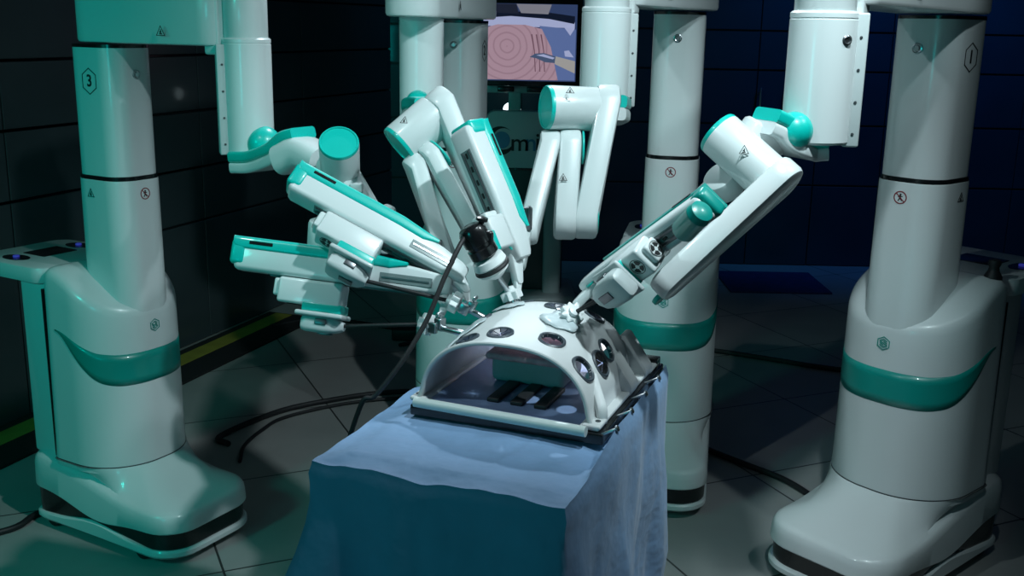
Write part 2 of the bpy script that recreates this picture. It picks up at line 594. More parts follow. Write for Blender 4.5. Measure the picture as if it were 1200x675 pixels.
def make_cart(number, loc, head, ztop, label, S, s_bot, s_top, boom_over=0.0, zc=1.12, kxy=1.0, kz=1.0, back=.118):
    hd = R(head)
    ztop /= kz
    zc /= kz
    t = thing('surgical_robot', label, 'surgical robot', (loc[0], loc[1], 0), hd, 'white and teal surgical robots round the table')
    # --- foot: lower skirt, black band, upper shell
    def foot_ring(z, ins, blend=0):
        out = []
        for k in range(N):
            fx, fy = FOOT[k]
            L = math.hypot(fx, fy)
            fx, fy = fx * (L - ins) / L, fy * (L - ins) / L
            bx, by = BODY[k]
            bx, by = bx * 1.03, by * 1.03
            x, y = fx + (bx - fx) * blend, fy + (by - fy) * blend
            zz = z(FOOT[k][0], FOOT[k][1]) if callable(z) else z
            out.append(V((x, y, zz)))
        return out
    wave = lambda x, y: 0.028 * math.exp(-((x - 0.02) / 0.13) ** 2) * sstep(.12, .2, abs(y))
    fs = B()
    loft(fs, [foot_ring(.022, .03), foot_ring(.024, .012), foot_ring(.034, .0), foot_ring(lambda x, y: .046 + wave(x, y) * 1.1, 0), foot_ring(lambda x, y: .052 + wave(x, y) * 1.1, .006)])
    foot = part('foot_skirt', fs, WHITE, t, local=True)
    fb = B()
    loft(fb, [foot_ring(.040, .012), foot_ring(.145, .010)])
    part('black_bumper', fb, BLACK, t, local=True)
    lo = lambda x, y: .105 + .03 * sstep(.1, -.25, x) - wave(x, y)
    rim = lambda x, y: .165 + .075 * sstep(.25, -.2, x)
    sh = B()
    loft(sh, [foot_ring(lambda x, y: lo(x, y), .02), foot_ring(lambda x, y: lo(x, y), .003), foot_ring(lambda x, y: lo(x, y) + .004, 0),
              foot_ring(lambda x, y: rim(x, y) - .03, .002), foot_ring(lambda x, y: rim(x, y) - .012, .006), foot_ring(lambda x, y: rim(x, y) - .003, .014),
              foot_ring(lambda x, y: rim(x, y) + .003, .028), foot_ring(lambda x, y: rim(x, y) + .02, 0.02, .45), foot_ring(lambda x, y: .245, 0.02, .93),
              foot_ring(lambda x, y: .252, 0.02, 1.0), foot_ring(lambda x, y: .252, 0.02, 1.15)])
    part('foot_shell', sh, WHITE, t, local=True)
    for (cx, cy) in ((.2, .15), (.2, -.15), (-.2, .15), (-.2, -.15)):
        b2 = B()
        cyl(b2, (cx, cy - .012, .028), (cx, cy + .012, .028), .028, n=20)
        part('castor', b2, RUBBER, t, local=True)
    # --- body
    def body_ring(zf, sc):
        out = []
        for k in range(N):
            x, y = BODY[k]
            z = zf(x)
            s = body_scale(z) * sc
            out.append(V((x * s, y * s, z)))
        return out
    bb = B()
    rings = [body_ring(lambda x: .235, 1.0)]
    for i in range(1, 13):
        f = i / 12
        rings.append(body_ring(lambda x: .235 + (top_z(x) - .03 - .235) * f, 1.0))
    for dz, ins in ((-.018, .99), (-.008, .965), (-.001, .925), (.004, .86), (.010, .7), (.012, .35)):
        rings.append([V((p.x, p.y, top_z(p.x) + dz)) for p in body_ring(top_z, ins)])
    loft(bb, rings)
    body = part('body', bb, WHITE, t, local=True)
    # seam between foot and body
    bs = B()
    loft(bs, [[V((x * 1.026, y * 1.026, z)) for x, y in BODY] for z in (.250, .255)])
    part('foot_seam', bs, DARKG, t, local=True)
    # --- teal swoosh band round the front
    bd = B()
    cols = []
    K = N
    arc = [0]
    idx = list(range(-K // 2 + 1, K // 2))
    pts = []
    for k in idx:
        x, y = BODY[k % K]
        if x > -.115 or True:
            pts.append((k, x, y))
    # arc length from the front centre
    def arclen(k):
        s, sg = 0, (1 if k > 0 else -1)
        for j in range(abs(k)):
            a, b_ = BODY[(sg * j) % K], BODY[(sg * (j + 1)) % K]
            s += math.hypot(a[0] - b_[0], a[1] - b_[1])
        return s * sg
    prev = None
    vin, vout = [], []
    for k, x, y in pts:
        s = arclen(k)
        a = abs(s) / .335
        if a > 1 or x < -.132:
            continue
        lo_z = .505 + .02 * sstep(.3, .7, a) + .135 * sstep(.45, 1.0, a) ** 1.3
        hi_z = .600 + .012 * sstep(.3, .7, a) + .052 * sstep(.5, 1.0, a)
        hi_z = max(hi_z, lo_z + .001)
        col = []
        for q in range(5):
            z = lo_z + (hi_z - lo_z) * q / 4
            sc = body_scale(z) * 1.006
            col.append(V((x * sc, y * sc, z)))
        vin.append(col)
    loft(bd, vin, cap0=False, cap1=False, closed=False)
    band = part('teal_band', bd, BAND, body, local=True)
    sol = band.modifiers.new('thickness', 'SOLIDIFY')
    sol.thickness = .0015
    # logo on the front of the body
    lg = B()
    x0 = .133 * body_scale(.66) + .0015
    hex_logo(lg, V((x0 * math.cos(0), 0, .672)), (1, 0, 0.04), (0, 0, 1), .019)
    part('hexagon_logo', lg, BAND, body, local=True, label='small teal hexagon emblem')
    # --- rear panel, deck with grips
    rp = B()
    rbox2(rp, (-.272, -.150, .235), (-.150, .150, .79), .012)
    panel = part('rear_panel', rp, WHITE, t, local=True)
    g = B()
    rbox2(g, (-.152, -.166, .25), (-.130, .166, .775), .002)
    part('dark_gap', g, BLACK, panel, local=True)
    dk = B()
    prof = rrect(.172, .172, .055, 6)
    rings = []
    for z, ins in ((.785, .012), (.789, .003), (.800, 0), (.822, 0), (.833, .003), (.837, .012)):
        rings.append([V((-.305 + x * (1 - ins * 6), y * (1 - ins * 6), z)) for x, y in prof])
    loft(dk, rings)
    deck = part('control_deck', dk, WHITE, t, local=True)
    for sy in (-1, 1):
        g = B()
        loft(g, [[V((-.33 + .052 * math.cos(2 * PI * k / 28), sy * .112 + .030 * math.sin(2 * PI * k / 28), z)) for k in range(28)] for z in (.832, .8385)])
        well = part('grip_well', g, BLACK, deck, local=True)
        g = B()
        cyl(g, (-.33, sy * .112, .838), (-.33, sy * .112, .845), .010, n=20)
        part('lit_button', g, mat('blue_lit_button', (0.05, 0.06, 0.5), .4, emit=((0.08, 0.10, 0.9), 0.18)), deck, local=True)
    g = B()
    rbox2(g, (-.37, -.06, .8365), (-.27, .06, .8395), .001)
    part('touch_screen', g, BLACK, deck, local=True)
    g = B()
    lathe(g, (-.115, .135, .836), (0, 0, 1), [(0, .022), (.01, .022), (.025, .014), (.035, .012), (.045, .016), (.055, .014), (.058, .004)], 24)
    part('joystick', g, RUBBER, t, local=True)
    # --- column in two telescoping stages
    cx = .0245
    lowp = rrect(.1035, .087, .064, 8)
    upp = rrect(.098, .082, .060, 8)
    g = B()
    loft(g, [[V((cx + x * s, y * s, z)) for x, y in lowp] for z, s in ((.70, 1.02), (zc - .012, 1.0), (zc - .006, .995), (zc - .004, .97))])
    low = part('lower_column', g, WHITE, t, local=True)
    g = B()
    loft(g, [[V((cx + x * s, y * s, z)) for x, y in lowp] for z, s in ((zc - .006, .985), (zc + .007, .985))])
    part('black_collar', g, BLACK, low, local=True)
    g = B()
    loft(g, [[V((cx + x * s, y * s, z)) for x, y in upp] for z, s in ((zc, 1.0), (ztop - .002, 1.0))])
    upc = part('upper_column', g, WHITE, t, local=True)
    g = B()
    loft(g, [[V((cx + x * s, y * s, z)) for x, y in upp] for z, s in ((ztop - .003, 1.012), (ztop + .006, 1.012))])
    part('black_rim', g, BLACK, upc, local=True)
    # round button on the front, hexagon number on both sides, signs under the collar
    g = B()
    lathe(g, (cx + .0975, 0, ztop - .075), (1, 0, 0), [(0, .013), (.003, .013), (.004, .010), (.003, .008), (.005, .006), (.005, .001)], 24)
    part('round_button', g, STEEL, upc, local=True)
    for sy in (-1, 1):
        g = B()
        c = V((cx + .003, sy * .0822, ztop - .095))
        outline(g, [(x, y * 1.12) for x, y in ngon(6, .033)], .0028, c, (0, sy, 0), (0, 0, 1))
        text_bm(g, number, .046, c + V((0, sy * .0004, 0)), (0, sy, 0), (0, 0, 1), bold=.0008)
        part('column_number', g, INK, upc, local=True, label='black number %s in a hexagon outline' % number)
    g = B()
    c = V((cx + .1037, 0.0, zc - .045))
    noentry_sign(g, c, (1, 0, 0), (0, 0, 1), .017)
    part('no_pushing_sign', g, REDINK, low, local=True, label='dark red ring sign with a crossed-out figure')
    g = B()
    noentry_figure(g, c, (1, 0, 0), (0, 0, 1), .017)
    part('sign_figure', g, INK, low, local=True)
    for sy in (-1, 1):
        g = B()
        warning_sign(g, V((cx - .02, sy * .0873, zc - .045)), (0, sy, 0), (0, 0, 1), .015)
        part('warning_sign', g, INK, low, local=True, label='small black warning triangle')
    # this unit stands a touch larger than the others
    if kxy != 1.0 or kz != 1.0:
        seen = set()
        stack = list(t.children)
        while stack:
            o_ = stack.pop()
            stack += list(o_.children)
            if o_.data.name not in seen:
                seen.add(o_.data.name)
                o_.data.transform(Matrix.Diagonal((kxy, kxy, kz, 1)))
        ztop *= kz
        cx *= kxy
    # --- boom over the column to the hanging sleeve (world space)
    Mx = Matrix.Translation((loc[0], loc[1], 0)) @ Matrix.Rotation(hd, 4, 'Z')
    ctop = Mx @ V((cx, 0, 0))
    Sv = V((S[0], S[1], 0))
    d = (Sv - ctop).normalized()
    sd = V((-d.y, d.x, 0))
    g = B()
    A = ctop + V((0, 0, ztop + .125))
    E = Sv + d * (boom_over if boom_over else -.10) + V((0, 0, ztop + .125))
    link(g, A, E, back, .078, (0, 0, 1), .23, .010, 18)
    boom = part('boom', g, WHITE, t)
    g = B()
    mid = A.lerp(E, .72)
    s = -1 if sd.y > 0 else 1
    warning_sign(g, V((mid.x, mid.y, ztop + .045)) + sd * s * (.094), sd * s, (0, 0, 1), .016)
    part('warning_sign', g, INK, boom, label='small black warning triangle')
    if not boom_over:
        g = B()
        rbox(g, Sv - d * .068 + V((0, 0, ztop + .11)), (.05, .120, .245), (d, sd, V((0, 0, 1))), .008)
        part('end_block', g, WHITE, boom)
    # hanging sleeve
    g = B()
    cyl(g, (S[0], S[1], s_top - .01), (S[0], S[1], ztop + .2), .058, bev=.003, n=40)
    part('hanging_post', g, WHITE, t)
    g = B()
    H = s_top - s_bot
    lathe(g, (S[0], S[1], s_bot), (0, 0, 1), [(0, .050), (.001, .060), (.006, .0645), (H - .016, .0645), (H - .015, .0635), (H - .013, .0635), (H - .012, .0645), (H - .004, .0645), (H, .0605)], 48)
    sleeve = part('sleeve', g, WHITE, t)
    return t, boom, sleeve, sd, d

def sleeve_rail(sleeve, S, side, z0, z1, dv):
    """flat rail plate running down one side of the hanging sleeve, with screws and a button"""
    side = V((side[0], side[1], 0)).normalized()
    tv = V((-side.y, side.x, 0))
    c = V((S[0], S[1], (z0 + z1) / 2)) + side * .066
    g = B()
    rbox(g, c, (.030, .050, z1 - z0), (side, tv, V((0, 0, 1))), .004)
    rail = part('side_rail', g, GREY, sleeve)
    n = V(dv).normalized()
    for k in range(4):
        g = B()
        z = z0 + (z1 - z0) * (.1 + .24 * k)
        p = V((S[0], S[1], z)) + side * .067 + tv * (.0255 if tv.dot(n) > 0 else -.0255)
        cyl(g, p, p + tv * (.001 if tv.dot(n) > 0 else -.001), .003, n=12, bev=.0003)
        part('screw', g, DARKG, rail)

# 3 (left, teal lit), 2 (behind the dome), 4 (right of the dome), 1 (right foreground)
S3 = (-0.718, 2.880, 1.360)
S2 = (-0.276, 3.150, 1.401)
S4 = (0.233, 2.850, 1.469)
S1 = (0.590, 2.100, 1.465)
c3, boom3, sl3, _, _ = make_cart('3', (-1.171, 3.079), -30, 1.474, 'robot with number 3 on its column, lit teal from the left at the left edge', S3, (-0.725, 2.880, 1.193)[2], (-0.712, 2.880, 1.507)[2], zc=1.108, back=.085)
c2, boom2, sl2, _, _ = make_cart('2', (-0.185, 3.79), -103, (-0.185, 3.750, 1.560)[2], 'robot with number 2 on its column, standing farthest back behind the white dome', S2, (-0.277, 3.150, 1.215)[2], (-0.276, 3.150, 1.573)[2], .10, zc=1.13)
c4, boom4, sl4, _, _ = make_cart('4', (0.527, 3.521), -101, (0.511, 3.450, 1.598)[2], 'robot between the blue-draped table and the robot numbered 1, with bright teal belly band', S4, (0.238, 2.850, 1.340)[2], (0.228, 2.850, 1.603)[2], zc=(0.514, 3.430, 1.148)[2])
c1, boom1, sl1, _, _ = make_cart('1', (1.160, 2.950), -139, (1.127, 2.880, 1.592)[2], 'robot with number 1 on its column, at the right edge, in half shadow', S1, (0.601, 2.100, 1.337)[2], (0.579, 2.100, 1.589)[2], zc=(1.122, 2.870, 1.165)[2], kxy=1.14, kz=1.05)
sleeve_rail(sl3, S3, (-1, -.35), (-0.725, 2.880, 1.200)[2], (-0.713, 2.880, 1.490)[2], (0, -1, 0))
sleeve_rail(sl2, S2, (-.6, .8), (-0.277, 3.150, 1.253)[2], (-0.276, 3.150, 1.558)[2], (0, -1, 0))
sleeve_rail(sl4, S4, (1, .3), (0.238, 2.850, 1.347)[2], (0.229, 2.850, 1.588)[2], (0, -1, 0))
sleeve_rail(sl1, S1, (1, -.1), (0.601, 2.100, 1.333)[2], (0.579, 2.100, 1.587)[2], (0, -1, 0))
g = B(); p = V((0.615, 2.040, 1.536)); lathe(g, p + V((0, .02, 0)), (0.25, -1, 0), [(0, .010), (.020, .010), (.022, .007), (.019, .005), (.019, .001)], 20); part('round_button', g, DKSTEEL, sl1)
g = B(); p = V((-0.749, 2.830, 1.446)); lathe(g, p + V((0, .02, 0)), (-.1, -1, 0), [(0, .009), (.014, .009), (.016, .006), (.013, .005), (.013, .001)], 20); part('round_button', g, STEEL, sl3)

# ------------------------------------------------------------------ arm pieces
def elbow(root, path, w, h, cup_c, cup_r, cap=True):
    """S-curved elbow under a sleeve: teal upper shell on a white lower shell"""
    g = B()
    sweep(g, path, [(x, y + h * .55) for x, y in rrect(w, h * .5, h * .3, 4)], (0, 0, 1), 10)
    e = part('elbow_cover', g, TEAL, root, label='teal elbow cover')
    g = B()
    sweep(g, path, [(x, y - h * .4) for x, y in rrect(w * .98, h * .5, h * .3, 4)], (0, 0, 1), 10)
    part('elbow', g, WHITE, root)
    g = B()
    ellipsoid(g, cup_c, (cup_r, cup_r, cup_r * 1.0))
    part('elbow_cup', g, TEAL, root, label='teal rounded cup')
    return e

def housing(root, cap, base, r, lab=True, tri=None):
    """joint motor housing: white drum with a teal disc cap"""
    cap, base = V(cap), V(base)
    ax = (cap - base).normalized()
    L = (cap - base).length
    g = B()
    lathe(g, base, ax, [(0, r * .9), (.004, r * .98), (.012, r), (L - .008, r), (L - .006, r * .985)], 48)
    h = part('joint_drum', g, WHITE, root)
    g = B()
    lathe(g, base + ax * (L - .009), ax, [(0, r * .99), (.008, r * .99), (.011, r * .955), (.011, r * .90), (.008, r * .87), (.009, r * .4), (.009, .001)], 48)
    part('drum_cap', g, TEAL, h, label='teal disc cap')
    if tri:
        g = B()
        warning_sign(g, tri[0], tri[1], tri[2], .010)
        part('warning_sign', g, INK, h)
    return h

def alink(root, A, Bp, rA, rB, n, th, material=None, off=0.0, name='arm_link', bev=.009):
    g = B()
    link(g, A, Bp, rA, rB, n, th, bev, 16, off)
    return part(name, g, material or WHITE, root)

def disc(root, c, n, r, th, material, name='joint_cap', ry=1.0):
    n = V(n).normalized()
    g = B()
    cyl(g, V(c) - n * th / 2, V(c) + n * th / 2, r, bev=.002)
    return part(name, g, material, root)

def slide(root, tail, tip, railn, W_=.058, Hh=.066, carr=.5, cl=.13, glass=False, pod=True, hub=None, entry=None, win=False, cover=TEAL, podmat=None):
    """instrument feed slide. e=along, z=rail side (instrument side), y=side"""
    tail, tip = V(tail), V(tip)
    e = (tip - tail).normalized()
    L = (tip - tail).length
    z = V(railn)
    z = (z - e * z.dot(e)).normalized()
    y = z.cross(e)
    ax = (e, y, z)
    P = lambda a, b, c: tail + e * a + y * b + z * c
    # housing: profile swept along e; back (teal) side is -z
    g = B()
    pr = rrect(W_ / 2, Hh / 2, .010, 4)
    rings = []
    for a, s in ((0, .75), (.003, .9), (.010, 1), (L * .55, 1), (L * .85, .98), (L - .012, .9), (L - .003, .82), (L, .7)):
        k = 1.0 if a < L * .6 else 1.0 - .35 * (a / L - .6) / .4
        rings.append([P(a, u * s, (v - (1 - k) * Hh * -.5 * -1) * s if False else v * s * k + (1 - k) * Hh * .5) for u, v in pr])
    loft(g, rings)
    body = part('slide_housing', g, WHITE, root)
    # teal back cover with tapered nose
    g = B()
    rings = []
    for a, hb in ((-.004, .5), (.0, .9), (.012, 1), (L * .58, 1), (L * .72, .8), (L * .80, .25)):
        hb2 = Hh * .42 * hb
        k = 1.0 if a < L * .6 else 1.0 - .35 * (a / L - .6) / .4
        zb = -Hh / 2 * k + (1 - k) * Hh * .5
        rings.append([P(a, u, v + zb + hb2 / 2 - .004) for u, v in rrect(W_ / 2 + .0025, hb2 / 2, min(.009, hb2 * .3), 4)])
    loft(g, rings)
    part('back_cover', g, cover, body, label='teal back cover')
    # teal end cap at the tail
    g = B()
    rbox(g, P(.008, 0, -.004), (.034, W_ + .004, Hh * .80), ax, .009)
    part('end_cap', g, cover, body, label='teal end cap')
    g = B()
    rbox(g, P(.055, -(W_ / 2 + .0022) * (1 if y.z < 0 else -1), -Hh * .38), (.05, .003, .007), ax, .001, 1)
    rbox(g, P(.055, 0, -Hh * .5 - .004), (.055, W_ * .35, .002), ax, .0008, 1)
    part('dark_inlay', g, BLACK, body)
    # rail slot on the instrument side
    g = B()
    rbox(g, P(L * .52, 0, Hh / 2), (L * .72, W_ * .50, .003), ax, .001, 1)
    rail = part('rail_plate', g, SMOKE, body)
    g = B()
    for s in (-1, 1):
        rbox(g, P(L * .52, s * W_ * .15, Hh / 2 + .002), (L * .70, .006, .005), ax, .001, 1)
    part('guide_rails', g, DKSTEEL, rail)
    g = B()
    for k in range(7):
        rbox(g, P(L * (.2 + .1 * k), 0, Hh / 2 + .002), (.012, .005, .003), ax, .001, 1)
    part('rail_marks', g, INK, rail)
    if win:
        sg = -1 if y.y > 0 else 1
        g = B()
        rbox(g, P(L * .80, sg * W_ * .485, Hh * .16), (L * .24, .003, Hh * .30), ax, .001, 1)
        wn_ = part('side_window', g, SMOKE, body)
        g = B()
        rbox(g, P(L * .80, sg * W_ * .51, Hh * .16), (L * .22, .003, .005), ax, .001, 1)
        part('feed_screw', g, STEEL, wn_)
    # carriage
    ca = L * carr
    ch = .052
    g = B()
    rbox(g, P(ca, 0, Hh / 2 + ch / 2 + .002), (cl, W_ * 1.08, ch), ax, .006)
    rbox(g, P(ca - cl * .52, 0, Hh / 2 + ch * .45), (.020, W_ * .72, ch * .7), ax, .005)
    car = part('carriage', g, WHITE, root)
    g = B()
    rbox(g, P(ca + cl * .22, 0, Hh / 2 + ch + .004), (cl * .62, W_ * 1.10, .020), ax, .004)
    part('carriage_stripe', g, TEAL, car, label='teal stripe')
    # vent crosses: four quarter holes in a ring
    def vent(c, nv, ev):
        nv = V(nv).normalized()
        ev = V(ev).normalized()
        fv = nv.cross(ev)
        gg = B()
        for k in range(4):
            pts = []
            for j in range(6):
                a = R(90 * k + 12 + 66 * j / 5)
                pts.append((.0125 * math.cos(a), .0125 * math.sin(a)))
            for j in range(6):
                a = R(90 * k + 78 - 66 * j / 5)
                pts.append((.0045 * math.cos(a), .0045 * math.sin(a)))
            plate(gg, pts, c, nv, ev, .0008)
        torus(gg, V(c) + nv * .0004, nv, .0150, .0006, 28, 6)
        part('vent', gg, INK, car)
    vent(P(ca - cl * .52 - .0103, 0, Hh / 2 + ch * .45), -e, z)
    vent(P(ca - cl * .28, 0, Hh / 2 + ch + .0022), z, e)
    if pod:
        # flat sterile adapter flange and bulbous instrument pod
        g = B()
        rbox(g, P(ca + cl * .20, 0, Hh / 2 + ch + .018), (cl * .74, W_ * 1.42, .010), ax, .004)
        ad = part('adapter_flange', g, GREY, car)
    # tip bracket reaching to the cannula
    g = B()
    hubv = V(hub)
    eb = V(entry)
    nb = (hubv - P(L - .03, 0, 0)).cross(y if abs((hubv - P(L - .03, 0, 0)).normalized().dot(y)) < .9 else z)
    q0 = P(L - .030, 0, Hh * .15)
    q2 = hubv + (q0 - hubv).normalized() * .014 + (eb - hubv).normalized() * .030 + V((0, .022, 0))
    q1 = q0.lerp(q2, .55) + e * .012
    link(g, q0, q1, .020, .009, y, W_ * .34, .005, 12)
    link(g, q1, q2, .009, .005, y, W_ * .20, .003, 12)
    nose = part('cannula_bracket', g, WHITE, root)
    for s in (-1, 1):
        g = B()
        c = P(L - .035, s * W_ * .22, Hh * .38)
        torus(g, c, y, .012, .0022, 24, 6)
        part('bracket_ring', g, TEAL, nose)
    return dict(P=P, ax=ax, L=L, ca=ca, cl=cl, Hh=Hh, ch=ch, car=car)

def instrument(sl, label, entry, hub_t, group='instruments held on the robot slides'):
    """pod on the adapter and a thin shaft to the entry point in the dome"""
    P, e, z = sl['P'], sl['ax'][0], sl['ax'][2]
    y = sl['ax'][1]
    zz = sl['Hh'] / 2 + sl['ch'] + .020
    a0 = sl['ca'] + sl['cl'] * .20
    p = P(a0, 0, zz)
    t = thing('surgical_instrument', label, 'surgical instrument', tuple(p), 0, group)
    g = B()
    # pod: rounded body, wider at tail, nose towards the shaft
    def sec(f, wx, hz):
        return [P(a0 - .040 + .088 * f, u, zz + .017 + v) for u, v in rrect(wx, hz, min(wx, hz) * .6, 5)]
    loft(g, [sec(0, .018, .010), sec(.04, .026, .015), sec(.15, .030, .018), sec(.6, .029, .018), sec(.85, .022, .014), sec(1, .010, .008)])
    pod = part('instrument_pod', g, GREY, t)
    g = B()
    rbox(g, P(a0 + .01, 0, zz + .0355), (.030, .016, .004), sl['ax'], .001)
    part('release_latch', g, DKSTEEL, pod)
    for s in (-1, 1):
        g = B()
        rbox(g, P(a0 + .005, s * .030, zz + .012), (.024, .004, .012), sl['ax'], .0015)
        part('side_latch', g, DKSTEEL, pod)
    g = B()
    st = P(a0 + .045, 0, zz + .015)
    cyl(g, st, V(entry), .0042, n=14)
    part('shaft', g, RUBBER, t, label='thin black shaft')
    return st

def trocar(c, d, label, axes=None, length=.085, above=.02, below=None):
    """white lobed cannula hub held in a steel clamp, with a steel tube"""
    c = V(c)
    d = V(d).normalized()
    _, a, b = basis(d)
    t = thing('trocar_cannula', label, 'trocar', tuple(c), 0, 'trocars set into the training dome')
    g = B()
    n = 48
    rings = []
    for zt, rr in ((-.010, .016), (-.009, .0200), (.006, .0200), (.008, .016), (.009, .011), (.016, .010), (.017, .006)):
        ring = []
        for k in range(n):
            u = 2 * PI * k / n
            r_ = rr * (1 + .16 * math.cos(8 * u)) if rr > .0195 else rr
            ring.append(c - d * zt + (a * math.cos(u) + b * math.sin(u)) * r_)
        rings.append(ring)
    loft(g, rings)
    part('cannula_hub', g, mat('white_hub_plastic', (.78, .82, .82), .35), t)
    g = B()
    cyl(g, c, c + d * length, .0062, bev=.001, n=20)
    part('cannula_tube', g, STEEL, t)
    g = B()
    for s in (-1, 1):
        rbox(g, c + d * .024 + b * s * .011, (.020, .009, .022), (d, b, a), .002)
    rbox(g, c + d * .034 + a * .010, (.016, .020, .020), (d, a, b), .002)
    cyl(g, c + d * .034 + a * .016, c + d * .034 + a * .030, .0045, n=12)
    cyl(g, c + d * .034 + a * .028 - b * .011, c + d * .034 + a * .028 + b * .011, .004, n=12)
    part('cannula_clamp', g, STEEL, t)

# --- arm of robot 3 (upper left)
elbow(c3, [V((-0.741, 2.860, 1.179)), V((-0.678, 2.820, 1.187)), V((-0.612, 2.760, 1.214)), V((-0.565, 2.720, 1.250)), V((-0.534, 2.700, 1.261))], .045, .030, (-0.673, 2.845, 1.232), .047)
g = B()
sweep(g, [V((-0.588, 2.720, 1.206)), V((-0.536, 2.680, 1.231)), V((-0.471, 2.620, 1.214))], lambda f: rrect(.050 - .004 * f, .040 - .004 * f, .030, 5), (0, 0, 1), 6)
part('forearm', g, WHITE, c3)
hA = housing(c3, (-0.406, 2.450, 1.282), V((-0.406, 2.450, 1.282)) + V((-.015, .105, -.10)), .047)
g = B()
ellipsoid(g, V((-0.434, 2.560, 1.206)), (.047, .05, .047))
part('wrist_shell', g, WHITE, c3)
axA = V((.25, .8, .3))
alink(c3, (-0.420, 2.560, 1.202), (-0.299, 2.380, 1.071), .040, .034, (.5, -.85, .1), .05)
alink(c3, (-0.315, 2.460, 1.092), (-0.458, 2.520, 1.044), .036, .040, (.1, -.1, 1), .085)
g = B(); rbox(g, (-0.370, 2.470, 1.176), (.03, .03, .02), None, .004); part('joint_block', g, GREY, c3)
g = B(); cyl(g, (-0.302, 2.370, 1.097), (-0.286, 2.160, 1.137), .026, bev=.004); part('slide_mount', g, GREY, c3)
railA = (-.34, -.62, -.68)
slA = slide(c3, (-0.451, 2.160, 1.233), (-0.094, 2.120, 1.052), railA, carr=.40, cl=.13, hub=(-0.114, 2.050, 1.011), entry=(-0.048, 2.035, 0.981), win=True)
eA = (-0.048, 2.035, 0.981)
hubA = (-0.114, 2.050, 1.011)
instrument(slA, 'instrument on the upper left slide, its black shaft running down to the dome', hubA, 0)
trocar(hubA, V(eA) - V(hubA), 'trocar nearest the front left of the dome, below the upper left slide', length=(V(eA) - V(hubA)).length + .02)

# --- arm of robot 2: housing, three links; holds the lower left slide
housing(c2, (-0.261, 2.400, 1.280), (-0.179, 2.440, 1.351), .052, tri=((-0.242, 2.330, 1.346), (-.3, -.8, .5), (0, 0, 1)))
elbow(c2, [V((-0.272, 3.100, 1.233)), V((-0.268, 3.000, 1.290)), V((-0.259, 2.850, 1.326)), V((-0.224, 2.700, 1.342)), V((-0.193, 2.520, 1.351))], .045, .03, (-0.280, 3.080, 1.332), .035)
nB = V((-0.179, 2.440, 1.351)) - V((-0.261, 2.400, 1.280))
nB = nB.normalized()
alink(c2, (-0.160, 2.440, 1.365), (-0.017, 2.300, 1.060), .050, .040, nB, .050)
alink(c2, (-0.054, 2.280, 1.046), (-0.182, 2.380, 1.257), .032, .040, nB, .036)
disc(c2, V((-0.182, 2.380, 1.257)) - nB * -.020, nB, .036, .005, TEAL)
alink(c2, (-0.213, 2.380, 1.230), (-0.137, 2.250, 1.020), .042, .040, nB, .042)
g = B(); q = V((-0.162, 2.245, 1.063)); rbox(g, q, (.018, .02, .07), None, .003); part('joint_slot', g, DKSTEEL, c2)
g = B(); cyl(g, (-0.173, 2.260, 1.036), (-0.176, 2.120, 1.050), .022, bev=.004); part('slide_mount', g, GREY, c2)
slB = slide(c2, (-0.572, 2.160, 1.077), (-0.122, 2.100, 1.041), (-.10, -.30, -.92), carr=.375, cl=.135, hub=(-0.169, 2.030, 0.970), entry=(-0.103, 1.985, 0.968), win=True, W_=.055)
eB = (-0.103, 1.985, 0.968)
hubB = (-0.169, 2.030, 0.970)
instrument(slB, 'instrument on the lower left slide, its black shaft running level to the dome', hubB, 0)
trocar(hubB, V(eB) - V(hubB), 'trocar farthest left, level with the rim of the dome', length=(V(eB) - V(hubB)).length + .03)

# --- arm of robot 4: holds the centre slide with the endoscope
X = V((1, 0.0, 0.0))
housing(c4, (0.069, 2.420, 1.373), (0.196, 2.460, 1.368), .050, tri=((0.120, 2.375, 1.414), (0, -.75, .65), (0, .4, 1)))
elbow(c4, [V((0.239, 2.850, 1.324)), V((0.240, 2.780, 1.332)), V((0.244, 2.680, 1.348)), V((0.230, 2.580, 1.360)), V((0.215, 2.500, 1.368))], .045, .03, (0.228, 2.800, 1.343), .035)
alink(c4, (0.212, 2.460, 1.373), (0.163, 2.360, 1.131), .052, .046, X, .052)
disc(c4, V((0.188, 2.360, 1.134)), X, .038, .006, TEAL)
alink(c4, (0.117, 2.360, 1.128), (0.126, 2.420, 1.283), .046, .042, X, .050)
disc(c4, V((0.155, 2.420, 1.284)), X, .038, .005, TEAL)
g = B(); warning_sign(g, (0.109, 2.345, 1.225), (0, -1, .3), (0, 0, 1), .010); part('warning_sign', g, INK, c4)
alink(c4, (0.081, 2.420, 1.281), (0.032, 2.300, 1.109), .042, .028, X, .046)
g = B()
q = V((0.030, 2.262, 1.146)); rbox(g, q, (.022, .012, .05), None, .003)
q = V((0.035, 2.250, 1.160)); rbox(g, q, (.006, .012, .03), None, .001)
part('joint_slot', g, DKSTEEL, c4)
alink(c4, (0.031, 2.300, 1.116), (0.014, 2.220, 1.062), .024, .024, X, .03)
g = B(); cyl(g, (0.013, 2.260, 1.086), (0.009, 2.160, 1.106), .022, bev=.004); part('slide_mount', g, GREY, c4)
slC = slide(c4, (-0.099, 2.220, 1.342), (0.020, 2.140, 1.082), (-.60, -.80, -.1), carr=.78, cl=.07, hub=(-0.001, 2.050, 1.029), entry=(0.016, 2.045, 0.987), pod=False, W_=.060, Hh=.070)

